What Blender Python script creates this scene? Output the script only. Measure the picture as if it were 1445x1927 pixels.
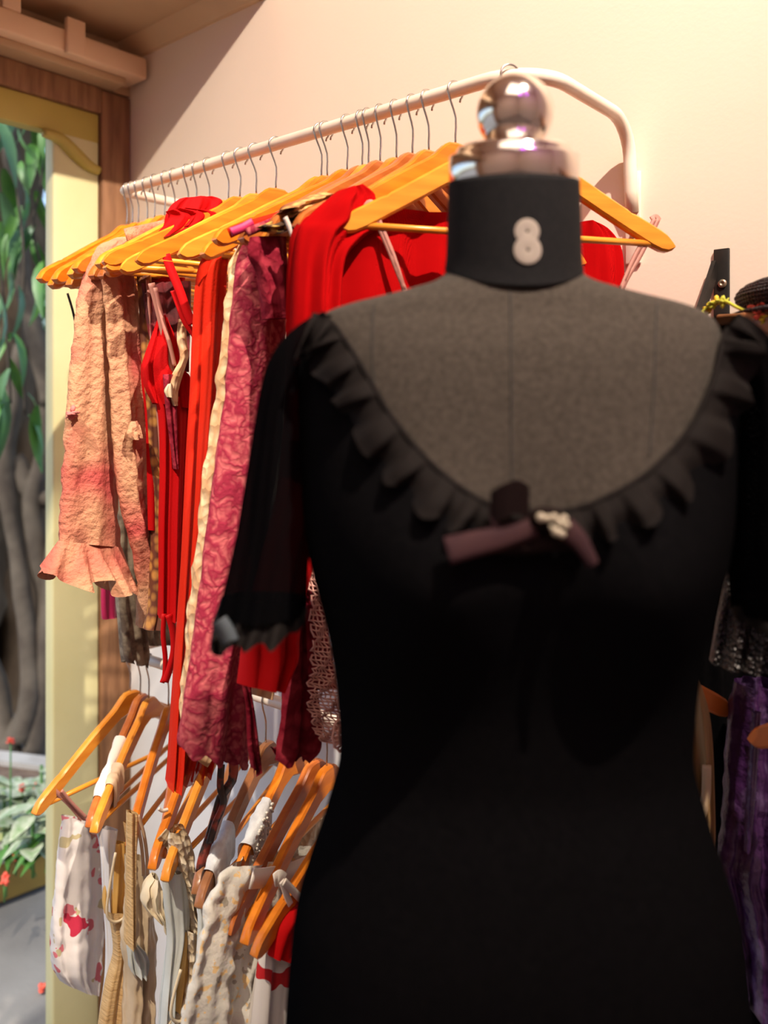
import bpy, bmesh, math, random
from mathutils import Vector, Matrix, noise
random.seed(7)
for o in list(bpy.data.objects): bpy.data.objects.remove(o)
C = bpy.context.scene.collection
SC = bpy.context.scene
V = Vector
PI = math.pi

# ------------------------------------------------------------------ camera
F = 1600.0; CX = 722.5; HY = 774.0
CAM = V((1.8416, -1.1844, 1.5))
RT = V((.7587, .6514, 0)).normalized(); FW = V((-RT.y, RT.x, 0)); UP = V((0, 0, 1))
cd = bpy.data.cameras.new('camera'); cam = bpy.data.objects.new('camera', cd); C.objects.link(cam)
cam.matrix_world = Matrix(((RT.x, 0, -FW.x, CAM.x), (RT.y, 0, -FW.y, CAM.y), (0, 1, 0, CAM.z), (0, 0, 0, 1)))
cd.sensor_width = 36; cd.lens = F / 1927 * 36; cd.shift_y = -(963.5 - HY) / 1927
cd.clip_start = .02; cd.clip_end = 200
cd.dof.use_dof = True; cd.dof.focus_distance = 1.25; cd.dof.aperture_fstop = 2.8
SC.camera = cam

# ------------------------------------------------------------------ world, sun, lamps, exposure
SC.view_settings.view_transform = 'Standard'; SC.view_settings.look = 'None'
SC.view_settings.exposure = 0; SC.view_settings.gamma = 1
SC.view_settings.use_curve_mapping = False
w = bpy.data.worlds.new('sky'); SC.world = w; w.use_nodes = True
nt = w.node_tree; bg = nt.nodes['Background']
sky = nt.nodes.new('ShaderNodeTexSky'); sky.sky_type = 'NISHITA'; sky.sun_disc = False
sky.sun_elevation = math.radians(55); sky.sun_rotation = math.radians(150); sky.dust_density = 2.5
nt.links.new(sky.outputs[0], bg.inputs[0]); bg.inputs[1].default_value = .36

def lamp(name, kind, loc, aim, energy, color, **kw):
    l = bpy.data.lights.new(name, kind); o = bpy.data.objects.new(name, l); C.objects.link(o)
    o.location = loc; o.rotation_euler = (V(aim) - V(loc)).to_track_quat('-Z', 'Y').to_euler()
    l.energy = energy; l.color = color
    for k, v in kw.items(): setattr(l, k, v)
    return o
lamp('sun_light', 'SUN', (-3, -6, 8), (-3.1, -2.5, 4.5), 3.4, (1, .95, .86), angle=.01)
lamp('ceiling_spotlight', 'SPOT', (2.6, -.95, 3.657), (.36, -.2, 1.42), 600, (1, .83, .67),
     spot_size=math.radians(68), spot_blend=1, shadow_soft_size=.022)
lamp('lower_rack_fill_spot', 'SPOT', (1.0, -1.9, 3.4), (.40, -.25, .9), 420, (1, .86, .68),
     spot_size=math.radians(31), spot_blend=.5, shadow_soft_size=.022)  # added spot, only to brighten the lower rack and the post
lamp('ceiling_fill_light', 'AREA', (2.3, -1.9, 3.58), (2.3, -1.9, 0), 24, (1, .86, .72), size=1.6)  # added soft fill below the ceiling, no fitted panel

# ------------------------------------------------------------------ projection helpers
def at(x, y, z): return CAM + RT * ((x - CX) / F * z) + FW * z + UP * ((HY - y) / F * z)
def ray(x, y): return RT * ((x - CX) / F) + FW + UP * ((HY - y) / F)
def onplane(x, y, P, N):
    d = ray(x, y); return CAM + d * ((P - CAM).dot(N) / d.dot(N))
def proj(p):
    r = p - CAM; z = r.dot(FW); return (CX + F * r.dot(RT) / z, HY - F * r.z / z, z)
RN = -.28; RH = 1.92; LH = 1.043           # rail offset from the wall, heights of the two rails
def rail_point(px, h):
    p = onplane(px, HY, V((0, RN, 0)), V((0, 1, 0))); return V((p.x, RN, h))

# ------------------------------------------------------------------ materials
def mat(name, col, rough=.6, metal=0, c2=None, vs=20, vlo=.35, vhi=.65, detail=4, stretch=None, bump=None, bstr=.3,
        alpha=1, warp=0, pat='noise', sheen=0, spec=.5, emit=None, back=None, bpat='noise', bdist=.004):
    m = bpy.data.materials.new(name); m.use_nodes = True
    t = m.node_tree; N = t.nodes; L = t.links; b = N['Principled BSDF']
    b.inputs['Base Color'].default_value = (*col, 1); b.inputs['Roughness'].default_value = rough
    b.inputs['Metallic'].default_value = metal; b.inputs['Specular IOR Level'].default_value = spec
    if sheen: b.inputs['Sheen Weight'].default_value = sheen
    tc = N.new('ShaderNodeTexCoord'); mp = N.new('ShaderNodeMapping'); L.new(tc.outputs['Object'], mp.inputs[0])
    if stretch: mp.inputs['Scale'].default_value = stretch
    mo = mp.outputs[0]
    if warp:
        wn_ = N.new('ShaderNodeTexNoise'); wn_.inputs['Scale'].default_value = 26; wn_.inputs['Detail'].default_value = 3; L.new(mo, wn_.inputs['Vector'])
        va = N.new('ShaderNodeVectorMath'); va.operation = 'MULTIPLY_ADD'; va.inputs[1].default_value = (warp,) * 3; L.new(wn_.outputs['Color'], va.inputs[0]); L.new(mo, va.inputs[2]); mo = va.outputs[0]
    def tex(kind, scale, det):
        if kind == 'voronoi':
            n = N.new('ShaderNodeTexVoronoi'); n.inputs['Scale'].default_value = scale; o = n.outputs['Distance']
        elif kind == 'edge':
            n = N.new('ShaderNodeTexVoronoi'); n.feature = 'DISTANCE_TO_EDGE'; n.inputs['Scale'].default_value = scale; o = n.outputs['Distance']
        elif kind == 'wave':
            n = N.new('ShaderNodeTexWave'); n.inputs['Scale'].default_value = scale; n.inputs['Distortion'].default_value = 3; n.inputs['Detail'].default_value = det; o = n.outputs['Fac']
        else:
            n = N.new('ShaderNodeTexNoise'); n.inputs['Scale'].default_value = scale; n.inputs['Detail'].default_value = det; o = n.outputs['Fac']
        L.new(mo, n.inputs['Vector']); return o
    if c2:
        r = N.new('ShaderNodeValToRGB'); r.color_ramp.elements[0].position = vlo; r.color_ramp.elements[1].position = vhi
        r.color_ramp.elements[0].color = (*col, 1); r.color_ramp.elements[1].color = (*c2, 1)
        L.new(tex(pat, vs, detail), r.inputs[0]); L.new(r.outputs[0], b.inputs['Base Color'])
        m['ramp'] = r.name
    if bump:
        bn = N.new('ShaderNodeBump'); bn.inputs['Strength'].default_value = bstr; bn.inputs['Distance'].default_value = bdist
        L.new(tex(bpat, bump, 5), bn.inputs['Height']); L.new(bn.outputs[0], b.inputs['Normal'])
    if emit:
        b.inputs['Emission Color'].default_value = (*emit[0], 1); b.inputs['Emission Strength'].default_value = emit[1]
    if alpha < 1: b.inputs['Alpha'].default_value = alpha
    return m
def print_on(m, spots):
    """adds flat printed colour spots over a cloth: list of (colour, scale, threshold, seed offset)"""
    t = m.node_tree; N = t.nodes; L = t.links; b = N['Principled BSDF']
    tc = N.new('ShaderNodeTexCoord')
    prev = b.inputs['Base Color'].links[0].from_socket if b.inputs['Base Color'].links else None
    for col, sc, th, off in spots:
        mp = N.new('ShaderNodeMapping'); mp.inputs['Location'].default_value = (off, off * .7, off * .3); L.new(tc.outputs['Object'], mp.inputs[0])
        n = N.new('ShaderNodeTexNoise'); n.inputs['Scale'].default_value = sc; n.inputs['Detail'].default_value = 2; L.new(mp.outputs[0], n.inputs['Vector'])
        g = N.new('ShaderNodeMath'); g.operation = 'GREATER_THAN'; g.inputs[1].default_value = th; L.new(n.outputs['Fac'], g.inputs[0])
        mx = N.new('ShaderNodeMix'); mx.data_type = 'RGBA'; L.new(g.outputs[0], mx.inputs['Factor'])
        if prev: L.new(prev, mx.inputs['A'])
        else: mx.inputs['A'].default_value = b.inputs['Base Color'].default_value
        mx.inputs['B'].default_value = (*col, 1); prev = mx.outputs['Result']
    L.new(prev, b.inputs['Base Color']); return m

M = {}
M['wall'] = mat('wall_plaster', (.88, .755, .64), .75, c2=(.85, .715, .60), vs=1.6, bump=160, bstr=.05)
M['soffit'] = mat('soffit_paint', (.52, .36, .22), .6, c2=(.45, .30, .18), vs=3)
M['crown'] = mat('crown_paint', (.66, .47, .29), .5, c2=(.58, .40, .24), vs=6)
M['beam'] = mat('beam_paint', (.84, .60, .42), .5, c2=(.78, .54, .37), vs=5)
M['white_board'] = mat('white_board', (.78, .78, .80), .5, c2=(.70, .70, .73), vs=3)
M['wood_old'] = mat('weathered_wood', (.20, .095, .045), .75, c2=(.33, .17, .085), vs=9, stretch=(6, 6, .7), bump=30, bstr=.5)
M['yellow'] = mat('yellow_paint', (.74, .72, .42), .5, c2=(.68, .66, .36), vs=4)
M['ochre'] = mat('shaded_yellow_paint', (.52, .43, .10), .5, c2=(.46, .37, .08), vs=4)  # the frame's yellow, with the lintel's shade mixed into the darker colour
M['floor'] = mat('floor_concrete', (.36, .33, .30), .6, c2=(.28, .26, .24), vs=4)
M['paving'] = mat('paving', (.23, .225, .215), .85, c2=(.15, .145, .14), vs=2.5, bump=40, bstr=.4)
M['wood'] = mat('honey_wood', (.72, .22, .012), .3, c2=(.56, .15, .008), vs=7, stretch=(1.2, 6, 14), bump=60, bstr=.03)
M['wood_light'] = mat('pale_wood', (.76, .30, .028), .32, c2=(.66, .22, .018), vs=7, stretch=(1.2, 6, 14))
M['wood_red'] = mat('red_brown_wood', (.50, .15, .028), .3, c2=(.38, .10, .02), vs=7, stretch=(1.2, 6, 14))
M['wood_dark'] = mat('walnut_wood', (.25, .10, .04), .28, c2=(.34, .14, .055), vs=7, stretch=(1.2, 6, 14))
M['steel'] = mat('hook_steel', (.50, .48, .46), .25, 1)
M['rail'] = mat('cream_enamel', (.82, .74, .64), .28, c2=(.76, .66, .54), vs=14, spec=.6)
M['screw'] = mat('screw_metal', (.45, .36, .26), .4, .9)
M['chrome'] = mat('brushed_chrome', (.80, .74, .68), .13, 1, bump=30, bstr=.02, stretch=(1, 1, 20))
M['felt'] = mat('grey_felt', (.038, .032, .026), .95, c2=(.062, .052, .043), vs=260, detail=3, sheen=.06, spec=.1)
M['felt_black'] = mat('black_felt', (.0085, .0085, .0095), .9, c2=(.012, .0115, .0125), vs=200, spec=.15)
M['seam'] = mat('seam_thread', (.022, .020, .018), .9)
M['number'] = mat('number_print', (.36, .31, .265), .8)
M['black'] = mat('black_jersey', (.0040, .0039, .0044), .95, c2=(.0052, .0050, .0056), vs=180, spec=0)
M['black_sheer'] = mat('black_sheer_mesh', (.0035, .0034, .004), .9, alpha=.93, spec=0)
M['ruffle'] = mat('black_satin_ruffle', (.011, .0092, .0088), .75, spec=.05)
M['bow'] = mat('mauve_satin', (.050, .024, .026), .7, c2=(.036, .018, .022), vs=30, spec=.05)
M['bow_dark'] = mat('dark_satin', (.010, .0055, .0055), .7, spec=.05)
M['tab'] = mat('slate_satin', (.075, .095, .11), .5)
M['bead'] = mat('bead', (.45, .40, .30), .2)
M['iron'] = mat('black_iron', (.009, .008, .0075), .5, c2=(.02, .016, .014), vs=30, spec=.25)
# garments
M['peach'] = mat('peach_crinkle_chiffon', (.50, .26, .15), .75, c2=(.44, .085, .075), vs=9, vlo=.47, vhi=.68, detail=2, bump=85, bstr=1, bdist=.006, spec=.15)
M['floral_brown'] = mat('brown_floral_print', (.48, .22, .05), .7, c2=(.12, .03, .012), vs=60, pat='voronoi', vlo=.25, vhi=.6)
M['grey_print'] = mat('grey_floral_cotton', (.30, .25, .18), .75, c2=(.10, .07, .05), vs=45, vlo=.4, vhi=.6, bump=60)
M['pink_floral'] = print_on(mat('pink_floral', (.62, .26, .30), .7), [((.70, .62, .56), 26, .58, 2), ((.55, .02, .07), 22, .62, 5)])
M['fuchsia'] = mat('fuchsia_silk', (.50, .02, .11), .5)
M['red'] = mat('red_jersey', (.44, .003, .004), .8, spec=.08, c2=(.42, .004, .006), vs=12, bump=400, bstr=.15)
M['red_knit'] = mat('red_knit', (.45, .002, .003), .85, spec=.05, c2=(.36, .001, .002), vs=9, bump=420, bstr=.4, bpat='wave', bdist=.002)
M['red_sheer'] = mat('orange_red_mesh', (.58, .018, .003), .75, spec=.08, c2=(.62, .022, .008), vs=8, bump=300, bstr=.2, alpha=.93)
M['red_chiffon'] = mat('orange_red_chiffon', (.60, .018, .003), .7, spec=.1, alpha=.86, bump=25, bstr=.6)
M['maroon'] = mat('maroon_lace', (.17, .006, .012), .7, c2=(.06, .002, .005), vs=50, bump=80)
M['cream_lace'] = mat('cream_lace', (.74, .54, .33), .75, c2=(.62, .36, .19), vs=55, pat='voronoi', vlo=.28, vhi=.62, bump=55, bstr=1, bpat='voronoi', bdist=.006, warp=.02, spec=.1)
M['mauve_lace'] = mat('mauve_lace', (.42, .095, .105), .8, c2=(.24, .018, .042), vs=75, pat='voronoi', vlo=.2, vhi=.66, bump=75, bstr=.5, bpat='voronoi', bdist=.003, warp=.09, spec=.1)
M['mauve_deep_shade'] = mat('deep_mauve_shade_lace', (.34, .03, .05), .8, c2=(.19, .008, .022), vs=48, pat='voronoi', vlo=.2, vhi=.6, bump=60, bstr=.8, bpat='voronoi', warp=.05, spec=.1)  # deeper copy of the mauve lace; the far sleeve's shadow is in its colour
M['rose'] = mat('rose_chiffon', (.50, .15, .14), .8)
M['crochet'] = mat('pink_crochet_yarn', (.84, .47, .40), .85)
M['pink_ribbon'] = mat('pink_ribbon', (.46, .20, .16), .6)
M['hot_ribbon'] = mat('hot_pink_ribbon', (.62, .03, .14), .5)
M['red_ribbon'] = mat('red_ribbon', (.48, .004, .006), .6, spec=.15)
M['leopard'] = mat('leopard_print_satin', (.72, .44, .10), .5, c2=(.06, .03, .015), vs=70, pat='voronoi', vlo=.42, vhi=.56)
M['gold_lace'] = mat('gold_lace', (.66, .42, .14), .6, c2=(.36, .13, .05), vs=70, pat='voronoi', vlo=.3, vhi=.6, bump=70, bstr=.8)
M['white_floral'] = print_on(mat('white_floral_cotton', (.76, .73, .72), .7, c2=(.66, .64, .64), vs=18, bump=22, bstr=.5),
                             [((.50, .44, .26), 24, .66, 9), ((.62, .16, .20), 24, .60, 3), ((.50, .02, .06), 24, .645, 3.02)])
M['white_satin'] = mat('white_satin', (.74, .75, .78), .4, c2=(.64, .66, .70), vs=14)
M['tan'] = mat('tan_ribbed_jersey', (.62, .42, .20), .6, c2=(.52, .33, .14), vs=90, stretch=(.3, .3, 2.4), bump=120, bstr=.4)
M['tan_satin'] = mat('golden_satin_lining', (.70, .43, .13), .38, c2=(.56, .31, .08), vs=18)
M['champagne'] = mat('champagne_satin', (.66, .53, .37), .4, c2=(.50, .38, .24), vs=12, bump=18, bstr=.8)
M['ivory'] = mat('ivory_satin', (.76, .66, .48), .42, c2=(.66, .54, .35), vs=14)
M['pale_grey'] = mat('pale_grey_organza', (.58, .62, .60), .5, c2=(.50, .52, .48), vs=16, bump=25, bstr=.4)
M['white_lace'] = mat('white_sequin_lace', (.70, .62, .48), .6, c2=(.52, .40, .25), vs=70, pat='voronoi', vlo=.25, vhi=.6, bump=80, bstr=1, bpat='voronoi', bdist=.006)
M['organza'] = mat('embroidered_organza', (.62, .60, .54), .55, c2=(.70, .66, .58), vs=26, vlo=.45, vhi=.66, detail=6, bump=34, bstr=1, bdist=.006); print_on(M['organza'], [((.78, .54, .26), 105, .615, 1.5), ((.36, .32, .26), 60, .68, 6.1)])
M['kimono'] = print_on(mat('white_red_print', (.74, .70, .66), .6), [((.50, .006, .010), 15, .52, 4.4)])
M['pearl'] = mat('pearl', (.74, .70, .62), .2)
M['silver_fabric'] = mat('silver_beaded_strap', (.52, .54, .57), .5, c2=(.68, .70, .72), vs=60, bump=60, bstr=.8)
M['ribbon_white'] = mat('white_elastic', (.76, .68, .60), .6)
M['tan_ribbon'] = mat('beige_tape', (.66, .47, .30), .55)
M['dark_scarf'] = mat('dark_printed_scarf', (.03, .02, .02), .5, c2=(.32, .05, .03), vs=40, vlo=.5, vhi=.6)
M['purple'] = mat('purple_devore_glint_velvet', (.050, .014, .075), .34, c2=(.16, .10, .23), vs=26, vlo=.52, vhi=.70, detail=5, bump=24, bstr=1, bdist=.014)  # paler blotches: devore pattern together with painted highlights
M['tan_dress'] = mat('ochre_silk', (.40, .26, .12), .45, c2=(.32, .19, .08), vs=8)
M['sequin'] = mat('black_sequin', (.005, .004, .004), .45, c2=(.016, .010, .008), vs=200, pat='voronoi', bump=200, bstr=1, bpat='voronoi')
M['orange_wood'] = mat('orange_wood', (.70, .20, .025), .35, c2=(.6, .15, .02), vs=8)
M['hat'] = mat('black_straw', (.012, .011, .016), .5, c2=(.026, .024, .032), vs=60, stretch=(1, 1, 8), bump=70, bstr=.8, bpat='wave')
M['petal_red'] = mat('coral_petal', (.72, .10, .06), .6)
M['petal_yellow'] = mat('yellow_petal', (.72, .50, .03), .6)
M['petal_green'] = mat('yellow_green_petal', (.46, .48, .04), .6)
M['bark'] = mat('bark', (.075, .045, .022), .9, c2=(.14, .095, .055), vs=5, stretch=(3, 3, .8), bump=18, bstr=.8)
M['root'] = mat('grey_root_bark', (.11, .088, .064), .9, c2=(.055, .040, .028), vs=8, bump=25, bstr=.6)
M['leaf'] = mat('leaf_green', (.10, .26, .035), .45, c2=(.05, .16, .04), vs=9)
M['leaf_b'] = mat('leaf_bluegreen', (.075, .19, .075), .4, c2=(.12, .26, .10), vs=9)
M['leaf_y'] = mat('leaf_yellow', (.42, .48, .16), .5, c2=(.55, .55, .34), vs=30)
M['leaf_pale'] = mat('leaf_variegated', (.56, .58, .46), .5, c2=(.18, .30, .12), vs=24)
M['soil'] = mat('soil', (.10, .06, .04), .95, c2=(.18, .12, .08), vs=30, bump=50, bstr=1)
M['planter'] = mat('planter_concrete', (.42, .40, .37), .85, c2=(.33, .31, .28), vs=9)
M['planter_y'] = mat('planter_ochre', (.45, .28, .06), .8, c2=(.33, .20, .05), vs=9)
M['water'] = mat('pond_water', (.30, .48, .66), .12)
M['purple_led'] = mat('purple_led', (.5, .05, .9), .4, emit=((.55, .05, 1), 30))

# ------------------------------------------------------------------ object helpers
def obj(name, vs, fs, m, parent=None, smooth=True, loc=None):
    me = bpy.data.meshes.new(name)
    off = V(loc) if loc is not None else (parent_loc(parent) if parent else None)
    if off is None:
        n = max(1, len(vs)); off = V((sum(v[0] for v in vs) / n, sum(v[1] for v in vs) / n, min(v[2] for v in vs)))
    me.from_pydata([V(v) - off for v in vs], [], fs); me.update()
    bm = bmesh.new(); bm.from_mesh(me); bmesh.ops.recalc_face_normals(bm, faces=bm.faces); bm.to_mesh(me); bm.free()
    if smooth: me.polygons.foreach_set('use_smooth', [True] * len(me.polygons))
    me.materials.append(m if not isinstance(m, str) else M[m])
    o = bpy.data.objects.new(name, me); C.objects.link(o)
    if parent: o.parent = parent
    else: o.location = off
    return o
def parent_loc(p):
    l = V((0, 0, 0))
    while p is not None: l += p.location; p = p.parent
    return l
def thing(name, label, cat, loc, group=None):
    o = bpy.data.objects.new(name, None); C.objects.link(o); o.location = V(loc); o.empty_display_size = .05
    return tag(o, label, cat, group)
def tag(o, label, cat, group=None):
    o['label'] = label; o['category'] = cat
    if group: o['group'] = group
    return o
def struct(o): o['kind'] = 'structure'; return o
def join(*parts):
    vs = []; fs = []
    for v, f in parts:
        k = len(vs); vs += list(v); fs += [tuple(i + k for i in q) for q in f]
    return vs, fs
def box(x0, x1, y0, y1, z0, z1, b=.004):
    """bevelled box: returns verts, faces"""
    bm = bmesh.new(); bmesh.ops.create_cube(bm, size=1)
    for v in bm.verts: v.co = V((x0 + (v.co.x + .5) * (x1 - x0), y0 + (v.co.y + .5) * (y1 - y0), z0 + (v.co.z + .5) * (z1 - z0)))
    if b: bmesh.ops.bevel(bm, geom=list(bm.edges), offset=b, segments=2, affect='EDGES', profile=.5)
    bm.verts.index_update()
    r = [v.co.copy() for v in bm.verts], [tuple(v.index for v in f.verts) for f in bm.faces]; bm.free(); return r
def tube(pts, r, n=10, cap=True, closed=False):
    pts = [V(p) for p in pts]; k = len(pts); rs = r if isinstance(r, (list, tuple)) else [r] * k
    vs = []; fs = []
    T = []
    for i in range(k):
        a = pts[(i - 1) % k] if (closed or i > 0) else pts[0]; b = pts[(i + 1) % k] if (closed or i < k - 1) else pts[-1]
        T.append((b - a).normalized())
    nrm = T[0].orthogonal().normalized()
    for i in range(k):
        nrm = (nrm - T[i] * nrm.dot(T[i])).normalized(); bn = T[i].cross(nrm)
        for j in range(n):
            a = 2 * PI * j / n; vs.append(pts[i] + (nrm * math.cos(a) + bn * math.sin(a)) * rs[i])
    m = k if closed else k - 1
    for i in range(m):
        for j in range(n):
            i2 = (i + 1) % k; fs.append((i * n + j, i * n + (j + 1) % n, i2 * n + (j + 1) % n, i2 * n + j))
    if cap and not closed: fs.append(tuple(range(n))[::-1]); fs.append(tuple(range((k - 1) * n, k * n)))
    return vs, fs
def lathe(c, prof, n=40, ax=None):
    c = V(c); vs = []; fs = []
    for r, z in prof:
        for j in range(n):
            a = 2 * PI * j / n; vs.append(c + V((r * math.cos(a), r * math.sin(a), z)))
    for i in range(len(prof) - 1):
        for j in range(n): fs.append((i * n + j, i * n + (j + 1) % n, (i + 1) * n + (j + 1) % n, (i + 1) * n + j))
    fs.append(tuple(range(n))[::-1]); fs.append(tuple(range((len(prof) - 1) * n, len(prof) * n)))
    return vs, fs
def lerp(a, b, t): return a + (b - a) * t
def table(tb, x):
    """smooth (monotone-ish hermite) lookup of rows (x, v1, v2...)"""
    if x <= tb[0][0]: return list(tb[0][1:])
    if x >= tb[-1][0]: return list(tb[-1][1:])
    for i in range(len(tb) - 1):
        if tb[i][0] <= x <= tb[i + 1][0]: break
    a, b = tb[i], tb[i + 1]; t = (x - a[0]) / (b[0] - a[0]); h = b[0] - a[0]; out = []
    for k in range(1, len(a)):
        def sl(j):
            if j <= 0 or j >= len(tb) - 1:
                j0 = 0 if j <= 0 else len(tb) - 2; return (tb[j0 + 1][k] - tb[j0][k]) / (tb[j0 + 1][0] - tb[j0][0])
            d0 = (tb[j][k] - tb[j - 1][k]) / (tb[j][0] - tb[j - 1][0]); d1 = (tb[j + 1][k] - tb[j][k]) / (tb[j + 1][0] - tb[j][0])
            return 0 if d0 * d1 <= 0 else 2 * d0 * d1 / (d0 + d1)
        m0, m1 = sl(i) * h, sl(i + 1) * h
        out.append((2 * t**3 - 3 * t * t + 1) * a[k] + (t**3 - 2 * t * t + t) * m0 + (-2 * t**3 + 3 * t * t) * b[k] + (t**3 - t * t) * m1)
    return out
def cat_path(pts, n):
    """Catmull-Rom resample of a list of tuples"""
    out = []; k = len(pts)
    for i in range(n):
        u = i / (n - 1) * (k - 1); j = min(int(u), k - 2); t = u - j
        p = [pts[max(0, min(k - 1, j + d))] for d in (-1, 0, 1, 2)]
        out.append(tuple(.5 * (2 * p[1][c] + (p[2][c] - p[0][c]) * t + (2 * p[0][c] - 5 * p[1][c] + 4 * p[2][c] - p[3][c]) * t * t + (3 * p[1][c] - p[0][c] - 3 * p[2][c] + p[3][c]) * t**3) for c in range(len(p[0]))))
    return out

# ------------------------------------------------------------------ cloth hanging in a hanger's plane
def facing(P, N): return N if N.dot(CAM - P) > 0 else -N
def drape(name, rows, plane, m, parent, depth=.03, folds=3, amp=.006, seed=0, jag=0, jagf=7, nx=22, nr=40, wob=.0, off=0, top=.6, bottom=1.0, crum=.0):
    """closed, flattened cloth tube. rows: picture outline (xl, yl, xr, yr) from top to bottom, laid on the hanger's plane"""
    P, N = plane; rng = random.Random(seed); ph = rng.random() * 6; ph2 = rng.random() * 6
    R = cat_path(rows, nr); vs = []; fs = []
    Ns = facing(P, N)           # towards the viewer
    for i, (xl, yl, xr, yr) in enumerate(R):
        t = i / (nr - 1); a = onplane(xl, yl, P, N); b = onplane(xr, yr, P, N)
        d = b - a; wd = d.length
        for k in range(2 * nx):
            s = k / nx if k < nx else (2 * nx - k) / nx
            e = math.sqrt(max(0, 1 - (2 * s - 1)**2)); sgn = 1 if k < nx else -1
            dep = depth * lerp(top, bottom, t)
            f = amp * (.35 + .65 * t) * math.sin(2 * PI * folds * s + ph + .8 * math.sin(2.3 * t + ph2)) + .45 * amp * (.2 + t) * math.sin(2 * PI * folds * 2.3 * s + ph2 + t * 2)
            f *= min(1, e * 1.6)
            p = a + d * s + Ns * (sgn * dep * .5 * e + f + off)
            if crum:
                q = noise.noise(p * 38 + V((seed, 0, 0))) + .6 * noise.noise(p * 80 + V((seed, 3, 0))); p += Ns * q * crum + d.normalized() * (q * crum * .5)
            if wob: p += d.normalized() * wob * math.sin(t * 9 + ph) * (s - .5) * 2 * t
            if jag:
                g = max(0, (t - .86) / .14); p.z += jag * g * (noise.noise(V((s * jagf, seed * 1.7, sgn))) * 1.3 + .3 * noise.noise(V((s * jagf * 4, seed, sgn))))
            vs.append(p)
    n = 2 * nx
    for i in range(nr - 1):
        for k in range(n): fs.append((i * n + k, i * n + (k + 1) % n, (i + 1) * n + (k + 1) % n, (i + 1) * n + k))
    return obj(name, vs, fs, m, parent)
def flounce(name, top, bot, plane, m, parent, depth=.05, waves=4, amp=.012, seed=0, nx=60, nr=9):
    """ruffle: flares from a picture segment top=(x0,y0,x1,y1) to a waved hem bot=[(x,y)...]"""
    P, N = plane; Ns = facing(P, N); vs = []; fs = []
    hb = cat_path(bot, nx + 1)
    for i in range(nr):
        t = i / (nr - 1)
        for k in range(2 * nx):
            s = k / nx if k < nx else (2 * nx - k) / nx; sgn = 1 if k < nx else -1
            e = math.sqrt(max(0, 1 - (2 * s - 1)**2))
            h = hb[int(round(s * nx))]
            px = lerp(lerp(top[0], top[2], s), h[0], t); py = lerp(lerp(top[1], top[3], s), h[1] - (0 if sgn > 0 else 14), t)
            p = onplane(px, py, P, N)
            vs.append(p + Ns * (sgn * e * depth * (.4 + .6 * t) * .5 + amp * t * math.sin(2 * PI * waves * s + seed + sgn) * min(1, e * 2)))
    n = 2 * nx
    for i in range(nr - 1):
        for k in range(n): fs.append((i * n + k, i * n + (k + 1) % n, (i + 1) * n + (k + 1) % n, (i + 1) * n + k))
    return obj(name, vs, fs, m, parent)
def ribbon(name, pts, width, m, parent, plane, off=.004, thick=.0012):
    """flat ribbon along picture points (x, y) in a hanger's plane"""
    P, N = plane; Ns = facing(P, N)
    c = [onplane(x, y, P, N) + Ns * (off + (o[0] if o else 0)) for x, y, *o in cat_path([p if len(p) == 3 else (*p, 0.) for p in pts], 18)]
    vs = []; fs = []
    for i, p in enumerate(c):
        t = (c[min(i + 1, 17)] - c[max(i - 1, 0)]).normalized(); s = t.cross(Ns).normalized()
        for a, b in ((-1, -1), (1, -1), (1, 1), (-1, 1)): vs.append(p + s * a * width / 2 + Ns * b * thick)
    for i in range(17):
        for k in range(4): fs.append((i * 4 + k, i * 4 + (k + 1) % 4, i * 4 + 4 + (k + 1) % 4, i * 4 + 4 + k))
    fs += [(3, 2, 1, 0), (68, 69, 70, 71)]
    return obj(name, vs, fs, m, parent)

# ================================================================== the setting
struct(obj('floor', *box(0, 4.1, -3.7, 0, -.12, 0, 0), 'floor', smooth=False))
struct(obj('wall_back', *box(-.12, 4.2, 0, .14, 0, 3.75, 0), 'wall', smooth=False))
struct(obj('wall_right', *box(4.1, 4.25, -3.7, 0, 0, 3.75, 0), 'wall', smooth=False))
struct(obj('wall_front', *box(-.12, 4.2, -3.84, -3.7, 0, 3.75, 0), 'wall', smooth=False))
wl = join(box(-.12, 0, -3.7, 0, 2.275, 3.75, 0), box(-.12, 0, -3.7, -2.6, 0, 2.275, 0))
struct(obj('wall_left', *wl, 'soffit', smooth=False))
struct(obj('ceiling', *box(-.12, 4.25, -3.84, .14, 3.75, 3.87, 0), 'wall', smooth=False))
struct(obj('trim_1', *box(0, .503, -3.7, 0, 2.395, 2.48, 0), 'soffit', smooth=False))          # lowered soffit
cr = [V((.0, 0, 2.36)), V((.0, -.012, 2.36)), V((.0, -.04, 2.395)), V((.0, 0, 2.395))]
vs = [p.copy() for p in cr] + [p + V((.503, 0, 0)) for p in cr]
struct(obj('trim_2', vs, [(0, 1, 5, 4), (1, 2, 6, 5), (2, 3, 7, 6), (3, 0, 4, 7), (0, 3, 2, 1), (4, 5, 6, 7)], 'crown', smooth=False))
struct(obj('trim_3', *box(.483, .503, -3.7, 0, 2.36, 2.40, .002), 'crown', smooth=False))         # edge fascia of the soffit
struct(obj('trim_4', *box(.02, 2.6, -.012, 0, .05, 1.16, .002), 'white_board', smooth=False))     # white board behind the lower rail
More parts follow.
